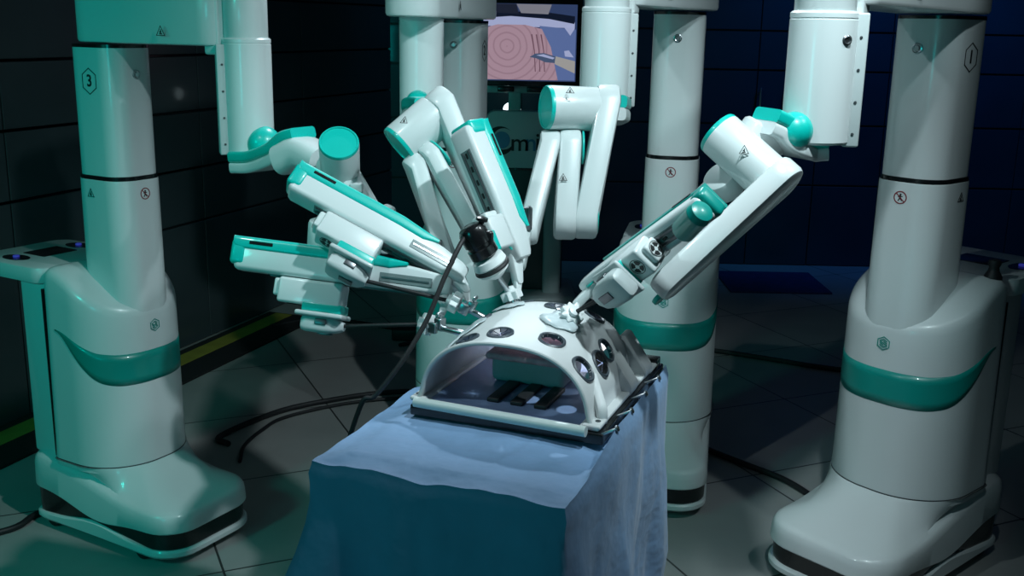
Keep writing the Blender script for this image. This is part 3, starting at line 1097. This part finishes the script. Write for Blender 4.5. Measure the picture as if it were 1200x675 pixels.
# --- arm of robot 1 (right)
elbow(c1, [V((0.610, 2.100, 1.330)), V((0.577, 2.100, 1.328)), V((0.537, 2.080, 1.341)), V((0.507, 2.070, 1.368)), V((0.479, 2.060, 1.381))], .045, .026, (0.539, 2.058, 1.364), .037)
axD = (V((0.484, 1.990, 1.277)) - V((0.392, 2.060, 1.358))).normalized()
g = B()
lathe(g, (0.480, 2.100, 1.334), V((0.505, 2.100, 1.376)) - V((0.480, 2.100, 1.334)), [(0, .05), (.006, .052), (.03, .050), (.036, .044)], 40)
part('wrist_shell', g, WHITE, c1)
hD = housing(c1, (0.392, 2.060, 1.358), (0.484, 1.990, 1.277), .0455, tri=((0.427, 1.975, 1.334), (-.05, -1, .05), (0, 0, 1)))
alink(c1, (0.496, 1.980, 1.275), (0.297, 1.950, 1.086), .047, .032, axD, .045)
g = B(); cyl(g, (0.395, 2.040, 1.278), (0.424, 2.060, 1.247), .036, bev=.006); part('joint_drum', g, GREY, c1)
alink(c1, (0.393, 2.100, 1.237), (0.247, 2.070, 1.095), .038, .034, axD, .030)
disc(c1, (0.285, 1.990, 1.042), axD, .014, .01, TEAL)
g = B(); cyl(g, (0.296, 2.070, 1.127), (0.267, 1.920, 1.157), .020, bev=.004); part('slide_mount', g, GREY, c1)
slD = slide(c1, (0.333, 1.780, 1.265), (0.151, 2.020, 1.052), (-.5, -.6, -.5), carr=.50, cl=.10, hub=(0.113, 1.910, 1.029), entry=(0.089, 1.960, 0.978), W_=.052, Hh=.040, cover=BAND)
g = B(); lathe(g, (0.291, 1.790, 1.212), V((0.320, 1.740, 1.265)) - V((0.291, 1.790, 1.212)), [(0, .020), (.003, .022), (.050, .022), (.051, .0225), (.053, .0225), (.054, .022), (.066, .020), (.070, .012)], 32)
part('motor_canister', g, BAND, c1, label='dark teal canister')
eD = (0.089, 1.960, 0.978)
hubD = (0.113, 1.910, 1.029)
instrument(slD, 'instrument on the right hand slide, seen end on above the dome', hubD, 0)
trocar(hubD, V(eD) - V(hubD), 'trocar on the right of the dome under the right hand slide', length=(V(eD) - V(hubD)).length + .02)

# --- endoscope with its black camera head, held on the centre slide
eC = V((0.016, 2.045, 0.987))
h0 = V((-0.075, 2.020, 1.154))
hubC = V((-0.001, 2.050, 1.029))
dC = (eC - h0).normalized()
t = thing('endoscope', 'endoscope with black camera head and pale ring, pointing down into the dome', 'endoscope', tuple(h0))
def C_(a): return h0 + dC * a
g = B()
lathe(g, C_(-.012), dC, [(-.01, .014), (-.006, .024), (.004, .029), (.028, .029), (.030, .026), (.036, .026), (.038, .029), (.056, .029), (.062, .020)], 32)
rbox(g, C_(.020) + V((.018, -.008, .006)), (.02, .02, .045), None, .006)
part('camera_head', g, BLACK, t)
g = B()
lathe(g, C_(.050), dC, [(0, .020), (.003, .032), (.016, .035), (.020, .032), (.034, .031), (.042, .020), (.048, .010)], 32)
part('coupler_ring', g, mat('white_hub_plastic', (.78, .82, .82), .35), t)
g = B(); torus(g, C_(.074), dC, .032, .005, 32, 8); part('dark_ring', g, RUBBER, t)
g = B(); cyl(g, C_(.09), hubC, .0055, n=16); part('scope_shaft', g, STEEL, t, label='steel shaft')
g = B(); lathe(g, C_(.002) + V((.010, 0, .018)), V((.2, -.1, 1)), [(0, .006), (.012, .006), (.014, .012), (.020, .012), (.022, .006)], 20); part('focus_knob', g, BLACK, t)
light('endoscope_light', 'SPOT', tuple(eC + dC * .03), tuple(eC + dC * .5), 3.5, (1.0, 0.95, 0.92), 0.004, 130, 0.6)
trocar(hubC, eC - hubC, 'trocar carrying the endoscope at the top of the dome', length=(eC - hubC).length + .02)
g = B()
CAB = [V((-0.082, 2.030, 1.153)), V((-0.091, 2.010, 1.154)), V((-0.103, 1.980, 1.138)), V((-0.130, 1.950, 1.081)), V((-0.160, 1.920, 1.008)), V((-0.205, 1.890, 0.934)), V((-0.253, 1.880, 0.872))] + [V((-.285, 1.885, .84)), V((-.35, 1.92, .6)), V((-.42, 1.98, .12)), V((-.50, 2.05, .006)), V((-.7, 2.15, .006))]
tube(g, CAB, .0048, 12)
solo('endoscope_cable', g, RUBBER, 'black cable looping from the camera head down over the left edge of the drape', 'cable', tuple(CAB[0]))

# ------------------------------------------------------------------ table, drape, training dome
TO = V((-0.323, 1.637, 0))
TX = V((.932, -.362, 0))
TY = V((.362, .932, 0))
def T(u, v, z=0.0):
    return TO + TX * u + TY * v + V((0, 0, z))
TA = (TX, TY, V((0, 0, 1)))
TW, TD, TH = .438, .60, .85

t = thing('procedure_table', 'small table standing under the blue drape at the centre', 'table', tuple(T(TW / 2, TD / 2, 0)))
g = B(); rbox(g, T(TW / 2, TD / 2, TH - .043), (TW - .02, TD - .02, .03), TA, .004); part('tabletop', g, DKSTEEL, t)
for (u, v) in ((.04, .05), (TW - .04, .05), (.04, TD - .05), (TW - .04, TD - .05)):
    g = B(); cyl(g, T(u, v, 0), T(u, v, TH - .055), .014, n=16); part('leg', g, DKSTEEL, t)

def make_drape():
    bm = B()
    nseg = 60
    # perimeter points (outward ring), starting front-left, counter clockwise
    per = []
    def edge(a, b, n_):
        for k in range(n_):
            f = k / n_
            per.append((a[0] + (b[0] - a[0]) * f, a[1] + (b[1] - a[1]) * f))
    edge((0, 0), (TW, 0), 44); edge((TW, 0), (TW, TD), 60); edge((TW, TD), (0, TD), 30); edge((0, TD), (0, 0), 60)
    n = len(per)
    cu, cv = TW / 2, TD / 2
    rings = []
    def edge_wave(u, v):
        return -.006 + .012 * noise.noise(V((u * 9, v * 9, 7.7))) + .004 * noise.noise(V((u * 27, v * 27, 3.7)))
    def top_height(u, v):
        crease = .0022 * math.exp(-((v - .115 - .05 * u + .008 * noise.noise(V((u * 9, 0, 2)))) / .004) ** 2) + .002 * math.exp(-((v - .05 + .03 * u) / .004) ** 2) + .002 * math.exp(-((u - .27 - .2 * v) / .004) ** 2)
        return TH + .004 * noise.noise(V((u * 6, v * 6, 1))) + .0022 * noise.noise(V((u * 22, v * 16, 4))) + crease + edge_wave(u, v) * sstep(.06, 0, min(u, v, TW - u))
    for k in range(0, 41):
        f = k / 40 * .985
        rings.append([T(cu + (u - cu) * f, cv + (v - cv) * f, top_height(cu + (u - cu) * f, cv + (v - cv) * f)) for u, v in per])
    def outn(u, v):
        nx = -1 if u <= 1e-6 else (1 if u >= TW - 1e-6 else 0)
        ny = -1 if v <= 1e-6 else (1 if v >= TD - 1e-6 else 0)
        if nx and ny:
            return V((nx, ny)) * .7071
        return V((nx, ny))
    # smoothed normals
    ns = []
    raw = [outn(u, v) for u, v in per]
    for i in range(n):
        s = V((0, 0))
        for j in range(-3, 4):
            s += raw[(i + j) % n]
        ns.append(s.normalized())
    def lift(u, v):
        # right hand edge is pulled up and pinned beside the board
        return (.040 * sstep(.10, .26, v) if u >= TW - 1e-6 else 0.0)
    depth = [0.0, .004, .010, .02, .04, .07, .11, .16, .22, .29, .37, .46, .56, .66, .76, .825]
    for q, dz in enumerate(depth):
        ring = []
        for i, (u, v) in enumerate(per):
            nn = ns[i]
            s = i / n
            L = lift(u, v)
            o = .003 + .008 * min(1, dz / .02) + L * .25
            ph = 7 * noise.noise(V((u * 5.0, v * 5.0, 3.1))) * 1.0
            fold = noise.noise(V((u * 13 + .9 * dz, v * 13 - .7 * dz, dz * 1.6)))
            fold2 = noise.noise(V((u * 34 + 1.6 * dz, v * 34, dz * 3 + 9)))
            g_ = sstep(.0, .5, dz)
            o += .014 * g_ + g_ * (.050 * fold + .016 * fold2) + .010 * sstep(0, .05, dz) * noise.noise(V((u * 9 + 4, v * 9, dz * 7)))
            if v <= 1e-6:
                # front: a flat sheet with a low belly
                o += .012 * g_ * math.sin(u / TW * PI)
            cor = max(0, 1 - math.hypot(u - 0, v - 0) / .10)
            o += cor * .14 * sstep(.05, .5, dz)
            cor2 = max(0, 1 - math.hypot(u - TW, v - 0) / .14)
            o += cor2 * (.03 * sstep(.1, .6, dz))
            o = max(o, .004)
            z = TH + L + .001 - dz * (1 + L / .825) if dz > 0.003 else TH + L + .002
            z += edge_wave(u, v) * (1 - dz) * (1 if L < .001 else .3)
            z = max(z, .012)
            ring.append(T(u + nn.x * o, v + nn.y * o, z))
        rings.append(ring)
    loft(bm, rings, cap0=True, cap1=False)
    return bm

CLOTH = mat('blue_drape_cloth', (0.20, 0.345, 0.56), 0.75, nscale=14, namt=0.05, bump=0.8, bscale=13)
nt = CLOTH.node_tree
CLOTH.node_tree.nodes['Principled BSDF'].inputs['Sheen Weight'].default_value = .15
g = make_drape()
o = solo('surgical_drape', g, CLOTH, 'blue cloth drape hanging over the small table in the centre foreground', 'drape', tuple(T(TW / 2, TD / 2, 0)), ang=70)

# board the dome stands on
t = thing('trainer_base', 'flat black tray with steel pegs under the white training dome, on the drape', 'tray', tuple(T(.225, .43, TH + .006)))
g = B()
BU0, BU1, BV0, BV1 = .062, .430, .228, .665
rbox(g, T((BU0 + BU1) / 2, (BV0 + BV1) / 2, TH + .015), (BU1 - BU0, BV1 - BV0, .020), TA, .003)
base_o = part('base_board', g, BLACK, t)
g = B()
rbox(g, T(.24, .640, TH + .033), (.37, .03, .02), TA, .002)
part('board_rim', g, BLACK, t)
for v in (.235, .33, .43, .53):
    g = B()
    cyl(g, T(.420, v, TH + .020), T(.452, v, TH + .038), .0028, n=10)
    cyl(g, T(.450, v, TH + .037), T(.455, v, TH + .040), .006, n=12)
    part('steel_peg', g, STEEL, t)
# inner floor insert
g = B()
rbox(g, T(.236, .43, TH + .026), (.31, .38, .006), TA, .002)
part('floor_insert', g, mat('dark_blue_insert', (0.20, 0.28, 0.46), .4, nscale=10, namt=.15), t)
g = B()
tube(g, [T(.070, .232, TH + .030), T(.402, .219, TH + .030)], .0095, 16, 0)
part('front_bar', g, mat('white_tube', (.60, .68, .66), .35), t, label='white round bar along the front')
# foam strips inside
for k in range(3):
    g = B()
    rbox(g, T(.200 + .046 * k, .345, TH + .033), (.024, .11, .008), TA, .002)
    solo('foam_strip', g, RUBBER, ['black strip inside the dome, leftmost of three', 'black strip inside the dome, middle one of three', 'black strip inside the dome, rightmost of three'][k], 'strip', tuple(T(.200 + .046 * k, .345, TH + .038)), 'black strips inside the dome')
# tissue block inside
t = thing('tissue_model', 'grey tissue block with a pink pad on top, inside the open dome', 'tissue model', tuple(T(.225, .47, TH + .04)))
g = B(); rbox(g, T(.225, .46, TH + .060), (.15, .12, .060), TA, .012); part('block', g, mat('grey_foam', (.42, .44, .46), .7, bump=.2), t)
g = B(); rbox(g, T(.235, .43, TH + .098), (.15, .17, .014), TA, .006); part('tissue_pad', g, PINK, t)
g = B()
torus(g, T(.255, .41, TH + .107), (0, 0, 1), .014, .0014, 28, 6); torus(g, T(.255, .41, TH + .107), (0, 0, 1), .026, .0014, 28, 6)
part('pad_rings', g, mat('rose_line', (.40, .12, .16), .5), t)

# --- dome shell
DU, DV0, DV1, DZ = .236, .248, .652, TH + .026
def dome_pt(s, th, r=0.0):
    """s 0 front .. 1 back, th 0 right .. pi left"""
    v = DV0 + (DV1 - DV0) * s
    k = 1.0
    bulge = 1 + .02 * math.sin(PI * min(1, s * 1.1))
    if s > .55:
        k = math.sqrt(max(0, 1 - ((s - .55) / .45) ** 2.3)) * .9 + .1 * (1 - (s - .55) / .45)
    a = (.160 * bulge) * (k ** .55)
    h = (.129 + .020 * sstep(0, .45, s)) * max(k, .0)
    c, sn = math.cos(th), math.sin(th)
    # squarish shoulders, flared feet
    ex = .82
    x = a * math.copysign(abs(c) ** ex, c)
    z = h * (abs(sn) ** .86)
    # flare at the feet
    fl = max(0, 1 - z / .03)
    x += math.copysign(.010 * fl * fl, c)
    return V((x, v, z))
def dome_n(s, th):
    e_ = 1e-3
    a = dome_pt(min(s + e_, .999), th) - dome_pt(max(s - e_, 0), th)
    b = dome_pt(s, min(th + e_, PI)) - dome_pt(s, max(th - e_, 0))
    n_ = b.cross(a)
    if n_.length < 1e-12:
        return V((0, 0, 1))
    n_.normalize()
    if n_.z < -.01 or (abs(n_.z) <= .01 and n_.x * math.cos(th) < 0):
        n_ = -n_
    return n_
def D2W(p):
    return T(DU + p.x, p.y, DZ + p.z)
def NW(n_):
    return (TX * n_.x + TY * n_.y + V((0, 0, n_.z))).normalized()
HOLES = [  # (s, theta deg, radius, kind)
    (.10, 118, .019, 'dark'), (.14, 97, .021, 'dark'), (.17, 70, .021, 'open'), (.13, 38, .022, 'open'), (.30, 30, .022, 'cap'), (.42, 34, .020, 'open'),
    (.55, 86, .018, 'dark'), (.40, 128, .018, 'dark'), (.62, 60, .018, 'dark'), (.34, 140, .018, 'dark'), (.68, 110, .017, 'dark')]
hc = [(D2W(dome_pt(s, R(a))), NW(dome_n(s, R(a))), r, k) for s, a, r, k in HOLES]
g = B()
NS, NT = 150, 190
grid = [[g.verts.new(D2W(dome_pt(i / NS * .985, PI * j / NT))) for j in range(NT + 1)] for i in range(NS + 1)]
for i in range(NS):
    for j in range(NT):
        q = (grid[i][j], grid[i][j + 1], grid[i + 1][j + 1], grid[i + 1][j])
        c = (q[0].co + q[1].co + q[2].co + q[3].co) / 4
        if any((c - h[0]).length < h[2] for h in hc):
            continue
        g.faces.new(q)
g.faces.new([grid[NS][j] for j in range(NT + 1)])
for v in list(g.verts):
    if not v.link_faces:
        g.verts.remove(v)
t = thing('training_dome', 'white hollow body-training dome with round port holes, on the black tray', 'training dome', tuple(T(DU, .43, DZ)))
sh = part('dome_shell', g, DOMEM, t, ang=60)
so = sh.modifiers.new('thickness', 'SOLIDIFY')
so.thickness = .0045
so.offset = -1
# rolled front lip
g = B()
tube(g, [D2W(dome_pt(0, PI * k / 60)) for k in range(61)], .0042, 10, 0)
part('front_lip', g, DOMEM, t)
# flange feet with bolt holes
for (u, v, w, l, dz) in ((.405, .260, .034, .050, 0), (.405, .610, .040, .075, .0), (.070, .260, .030, .04, 0), (.070, .61, .03, .06, 0)):
    g = B(); rbox(g, T(u, v, DZ + .006 + dz), (w, l, .008), TA, .0035); part('flange_foot', g, DOMEM, t)
    g = B(); cyl(g, T(u + (.006 if u > .2 else -.006), v, DZ + .009 + dz), T(u + (.006 if u > .2 else -.006), v, DZ + .0115 + dz), .005, n=14, bev=.0005); part('bolt_hole', g, DARKG, t)
g = B(); rbox(g, T(.402, .435, DZ + .004), (.036, .40, .008), TA, .003); part('side_flange', g, DOMEM, t)
g = B(); rbox(g, T(.072, .435, DZ + .004), (.030, .38, .008), TA, .003); part('side_flange', g, DOMEM, t)
# folded gussets on the right foot
for v in (.46, .57):
    g = B()
    link(g, T(.404, v, DZ + .012), T(.372, v, DZ + .075), .020, .010, TY, .05, .006)
    part('side_gusset', g, DOMEM, t)
g = B()
link(g, T(.400, .300, DZ + .010), T(.375, .33, DZ + .060), .030, .014, TY * .5 + TX * .8, .020, .006)
part('side_buttress', g, DOMEM, t)
# grommets
for i, (c, n_, r, k) in enumerate(hc):
    g = B()
    _, a, b = basis(n_)
    m_ = 40
    ring_in, ring_out = [], []
    prof = []
    for q, (rr, hh) in enumerate(((r * .93, -.006), (r * .96, .0015), (r * 1.08, .0035), (r * 1.22, .0018), (r * 1.24, -.002))):
        ring = []
        for j in range(m_):
            u = 2 * PI * j / m_
            jag = 1 + (.05 * noise.noise(V((math.cos(u) * 2.5, math.sin(u) * 2.5, i * 3.3))) if q >= 3 else 0)
            p = c + (a * math.cos(u) + b * math.sin(u)) * rr * jag
            sag = (rr * rr) * 2.2
            ring.append(p + n_ * (hh - sag * .6))
        prof.append(ring)
    loft(g, prof, False, False)
    part('port_grommet', g, mat('dark_slate_rubber', (.05, .065, .08), .4, nscale=40, namt=.2), t)
    if k in ('dark', 'cap'):
        # slit rubber membrane: star of petals with gaps
        g = B()
        npet = 8
        for q in range(npet):
            u0, u1 = 2 * PI * (q + .06) / npet, 2 * PI * (q + .94) / npet
            pts = [(r * .12 * math.cos((u0 + u1) / 2), r * .12 * math.sin((u0 + u1) / 2))]
            for w_ in range(5):
                u = u0 + (u1 - u0) * w_ / 4
                pts.append((r * .95 * math.cos(u), r * .95 * math.sin(u)))
            ring0 = [c + a * x + b * y - n_ * (.001 + (.004 if (k == 'dark' and math.hypot(x, y) < r * .5) else -.003 if k == 'cap' and math.hypot(x, y) < r * .5 else 0)) for x, y in pts]
            loft(g, [ring0, [p + n_ * .0012 for p in ring0]])
        part('port_membrane', g, RUBBER if k == 'cap' else mat('navy_rubber', (.02, .03, .055), .35), t)
# torn pale rubber patches stuck round the trocars
def patch(s0, a0, rs, seed, lab, inst):
    p = thing('rubber_patch', lab, 'rubber patch', tuple(D2W(dome_pt(s0, R(a0)))), 0, 'pale torn rubber patches on the dome')
    g = B()
    m_ = 30
    c2_ = g.verts.new(D2W(dome_pt(s0, R(a0))) + NW(dome_n(s0, R(a0))) * .006)
    prev = None
    rings = []
    for q in (.35, .7, 1.0):
        ring = []
        for j in range(m_):
            u = 2 * PI * j / m_
            k_ = rs * q * (1 + .38 * noise.noise(V((math.cos(u) * 1.6, math.sin(u) * 1.6, seed))) + .10 * noise.noise(V((math.cos(u) * 6, math.sin(u) * 6, seed))))
            s_, th_ = s0 + k_ * math.cos(u) / (DV1 - DV0), R(a0) + k_ * math.sin(u) / .16
            s_ = max(.0, min(.97, s_))
            th_ = max(.02, min(PI - .02, th_))
            ring.append(g.verts.new(D2W(dome_pt(s_, th_)) + NW(dome_n(s_, th_)) * (.0045 + .003 * noise.noise(V((s_ * 20, th_ * 6, seed))))))
        rings.append(ring)
    for j in range(m_):
        g.faces.new((c2_, rings[0][j], rings[0][(j + 1) % m_]))
        for q in range(2):
            g.faces.new((rings[q][j], rings[q + 1][j], rings[q + 1][(j + 1) % m_], rings[q][(j + 1) % m_]))
    o_ = part('patch', g, SKIN, p, ang=80)
    so_ = o_.modifiers.new('thickness', 'SOLIDIFY')
    so_.thickness = .0015
patch(.30, 132, .040, 1.0, 'torn pale rubber patch at the left shoulder of the dome', 0)
patch(.52, 112, .030, 5.0, 'torn pale rubber patch around the endoscope trocar', 0)
patch(.36, 72, .036, 9.0, 'torn pale rubber patch below the right hand trocar', 0)
patch(.16, 140, .034, 13.0, 'torn pale rubber patch hanging at the front left rim of the dome', 0)

# black clip hanging on the right corner of the drape
t = thing('drape_clip', 'black clip on the rear right edge of the blue drape', 'clip', (0.284, 2.060, 0.843))
g = B(); rbox(g, (0.285, 2.060, 0.843), (.010, .02, .06), None, .003); part('jaw', g, BLACK, t)

# ------------------------------------------------------------------ monitor cart at the back
t = thing('vision_cart', 'grey trolley with a lettered white panel under the screen, behind the dome', 'trolley', (0.08, 6.0, 0))
g = B(); rbox2(g, (-.17, 5.72, .01), (.36, 6.2, .09), .03); part('base', g, GREY, t)
for (x, y) in ((-.12, 5.76), (.31, 5.76), (-.12, 6.16), (.31, 6.16)):
    pass
g = B(); rbox2(g, (-.12, 5.86, .09), (.28, 6.14, .86), .02); part('cabinet', g, DARKG, t)
g = B()
rbox2(g, (.17, 5.80, .08), (.27, 5.90, .87), .015)
part('side_post', g, GREY, t)
g = B()
for z in (.80, .78, .775):
    rbox2(g, (.0, 5.853, z), (.12, 5.862, z + .006), .001)
part('vent_slots', g, BLACK, t)
g = B(); prof = rrect(.185, .155, .05, 6)
pc = V((0.026, 5.780, 0.950))
loft(g, [[V((pc.x + x * s, y0, pc.z + y * s)) for x, y in prof] for y0, s in ((5.88, .98), (5.87, 1), (5.79, 1), (5.78, .98))])
pan = part('logo_panel', g, WHITE, t)
# crescent, disc and letters
g = B()
cc = V((-0.080, 5.775, 0.944)) 
pts = []
for k in range(30):
    a = R(40 + 285 * k / 29)
    pts.append((.078 * math.cos(a), .078 * math.sin(a)))
for k in range(30):
    a = R(325 - 285 * k / 29)
    pts.append((.018 + .058 * math.cos(a), .010 + .058 * math.sin(a)))
plate(g, pts, cc, (0, -1, 0), (0, 0, 1), .001)
part('crescent_mark', g, INK, pan)
g = B(); plate(g, ngon(32, .046), cc + V((.008, 0, .004)), (0, -1, 0), (0, 0, 1), .0014); part('blue_disc', g, mat('blue_print', (.10, .30, .50), .5), pan)
g = B(); text_bm(g, 'm', .135, V((0.027, 5.775, 0.932)), (0, -1, 0), (0, 0, 1), .001, bold=.001); part('letters', g, INK, pan)
g = B(); text_bm(g, 'n', .135, V((0.087, 5.775, 0.933)), (0, -1, 0), (0, 0, 1), .001, bold=.001); part('letter_blue', g, mat('blue_print', (.10, .30, .50), .5), pan)
g = B(); text_bm(g, 'i', .135, V((0.124, 5.775, 0.938)), (0, -1, 0), (0, 0, 1), .001, bold=.001); part('letters', g, INK, pan)
g = B()
rbox2(g, (-.04, 5.90, .86), (.03, 5.97, 1.42), .006)
part('post', g, GREY, t)
g = B()
q0, q1 = (-0.161, 5.900, 1.214), (0.138, 5.900, 1.219)
rbox2(g, (q0[0], 5.88, q0[2] - .02), (q1[0] + .04, 5.90, q0[2] + .03), .006)
part('crossbar', g, GREY, t)
g = B(); ellipsoid(g, V((-0.019, 5.980, 1.099)), (.05, .03, .04)); part('glowing_lamp', g, mat('white_lamp', (.8, .8, .8), .5, emit=((.75, .95, 1.0), 2.5)), t)
for dx in (-.10, .06):
    g = B()
    rbox2(g, (dx, 5.86, q0[2] - .012), (dx + .09, 5.883, q0[2] + .016), .004)
    part('crossbar_clamp', g, BLACK, t)

# monitor
def screen_material():
    M = bpy.data.materials.new('surgical_view_on_screen')
    M.use_nodes = True
    nt = M.node_tree
    for n_ in list(nt.nodes):
        nt.nodes.remove(n_)
    out = nt.nodes.new('ShaderNodeOutputMaterial')
    b = nt.nodes.new('ShaderNodeBsdfPrincipled')
    b.inputs['Base Color'].default_value = (.01, .01, .012, 1)
    b.inputs['Roughness'].default_value = .25
    tc = nt.nodes.new('ShaderNodeTexCoord')
    wv = nt.nodes.new('ShaderNodeTexWave')
    wv.wave_type = 'RINGS'
    wv.rings_direction = 'SPHERICAL'
    mp = nt.nodes.new('ShaderNodeMapping')
    nt.links.new(tc.outputs['Object'], mp.inputs['Vector'])
    mp.inputs['Location'].default_value = (.12, 0.0, .02)
    nt.links.new(mp.outputs['Vector'], wv.inputs['Vector'])
    wv.inputs['Scale'].default_value = 9
    wv.inputs['Distortion'].default_value = 1.5
    r = nt.nodes.new('ShaderNodeValToRGB')
    r.color_ramp.elements[0].color = (.30, .19, .24, 1)
    r.color_ramp.elements[0].position = .0
    r.color_ramp.elements[1].color = (.38, .25, .31, 1)
    r.color_ramp.elements[1].position = .25
    nt.links.new(wv.outputs['Fac'], r.inputs['Fac'])
    nt.links.new(r.outputs['Color'], b.inputs['Emission Color'])
    b.inputs['Emission Strength'].default_value = .9
    nt.links.new(b.outputs[0], out.inputs[0])
    return M
def em(name, c, s=.9):
    return mat(name, (.01, .01, .012), .3, emit=(c, s))
ms = V((0.069, 5.700, 1.467))
t = thing('monitor', 'black framed flat screen showing a pink tissue pad, at the top behind the arms', 'monitor', tuple(ms + V((0, 0, -.22))))
MW, MH = .545, .450
g = B(); rbox(g, ms + V((0, .03, 0)), (MW, .05, MH), None, .006); frame = part('frame', g, BLACK, t)
g = B(); rbox(g, ms + V((0, .003, 0)), (MW - .055, .006, MH - .055), None, .0005, 1); scr = part('screen', g, em('screen_navy', (.03, .05, .13)), t, label='lit screen picture')
SH, SW = (MH - .055) / 2, (MW - .055) / 2
Y0 = ms.y - .0008
def spoly(name, pts, m_, lift_=0):
    g = B()
    plate(g, [(x * SW, y * SH) for x, y in pts], (ms.x, Y0 - lift_, ms.z), (0, -1, 0), (0, 0, 1), .0004)
    bmesh.ops.triangulate(g, faces=[f for f in g.faces if len(f.verts) > 4])
    o_ = part(name, g, m_, scr)
    return o_
spoly('image_gleam', [(-1, .62), (-.45, .68), (.4, .62), (.92, .52), (.8, .40), (-1, .42)], em('screen_lilac', (.36, .40, .62)))
spoly('image_dark_band', [(-1, .62), (-.4, .68), (.4, .62), (.95, .5), (.95, .7), (.3, .80), (-1, .78)], em('screen_black', (.004, .006, .02)), .0003)
spoly('image_grey_block', [(-.3, .99), (.45, .99), (.38, .74), (-.2, .76)], em('screen_grey', (.20, .20, .24)), .0004)
spoly('image_dark_corner', [(-1, .99), (-.3, .99), (-.25, .74), (-1, .76)], em('screen_dark', (.012, .014, .03)), .0004)
spoly('image_blue_field', [(.2, .44), (.98, .36), (.98, -.97), (.5, -.97)], em('screen_blue', (.10, .15, .34)), .0002)
pd = spoly('image_tissue_pad', [(-1, .36), (-.7, .46), (-.1, .46), (.25, .36), (.45, -.1), (.62, -.97), (-1, -.97)], screen_material(), .0005)
pd.data.transform(Matrix.Translation(-V((0, 0, .22))))
pd.location = (0, 0, .22)
spoly('image_highlight', [(.72, .42), (.95, .38), (.95, .56), (.86, .2)], em('screen_lilac', (.36, .40, .62)), .0006)
for k in range(3):
    spoly('image_groove', [(.02 + .10 * k, .22), (.05 + .10 * k, .22), (.11 + .10 * k, -.2), (.14 + .10 * k, -.75), (.12 + .10 * k, -.75), (.09 + .10 * k, -.2)], em('screen_maroon', (.14, .07, .10)), .0010)
spoly('image_instrument_tip', [(.0, -.37), (.12, -.28), (.30, -.26), (.60, -.36), (.58, -.52), (.34, -.50), (.14, -.40)], em('screen_steel', (.06, .09, .17)), .0012)
spoly('image_instrument_tip', [(.14, -.32), (.30, -.29), (.54, -.38), (.50, -.42), (.30, -.36)], em('screen_lilac', (.36, .40, .62)), .0016)
spoly('image_instrument_shaft', [(.56, -.34), (.98, -.46), (.98, -.78), (.54, -.54)], em('screen_beige', (.34, .33, .32)), .0014)
spoly('image_glint', [(.74, -.2), (.84, -.18), (.95, -.36), (.76, -.34)], em('screen_lilac', (.36, .40, .62)), .0008)

# ------------------------------------------------------------------ floor cables
def cable(name, pts, r, lab, cat='cable', grp='black cables on the floor'):
    g = B()
    tube(g, [V((p[0], p[1], r + .001)) for p in pts], r, 10)
    solo(name, g, RUBBER, lab, cat, (pts[0][0], pts[0][1], 0), grp)
cable('floor_cable', [(-1.05, 3.70), (-1.10, 3.78), (-.93, 4.06), (-.71, 4.22), (-.54, 4.30), (-.35, 4.34)], .011, 'black cable curving over the tiles from the teal-lit robot, rear one of two')
cable('floor_cable', [(-.97, 3.55), (-.99, 3.70), (-.96, 3.86), (-.90, 4.00), (-.70, 4.16), (-.50, 4.24), (-.35, 4.25)], .007, 'thin black cable curving over the tiles from the teal-lit robot, front one of two')
cable('floor_cable', [(.70, 3.80), (.78, 3.70), (.88, 3.585), (.98, 3.464), (1.05, 3.3), (1.1, 3.15)], .011, 'black cable between the feet of the two right hand robots')
cable('floor_cable', [(.85, 5.05), (1.04, 4.99), (1.28, 4.87), (1.52, 4.75), (2.2, 4.5)], .012, 'black cable running straight across the tiles behind the two right hand robots')
cable('floor_cable', [(-1.9, 2.8), (-1.56, 2.97), (-1.50, 3.10), (-1.40, 3.2)], .010, 'black cable at the left edge beside the foot of the teal-lit robot')
cable('floor_cable', [(-.55, 5.0), (-.40, 5.15), (-.62, 5.3), (-1.0, 5.45), (-1.25, 5.3)], .010, 'black cable on the floor under the left slides')
t = thing('power_plug', 'black plug block lying on the floor behind the left slides', 'plug', (-.52, 5.15, 0))
g = B(); rbox2(g, (-.60, 5.1, 0), (-.46, 5.22, .06), .01); part('block', g, RUBBER, t)
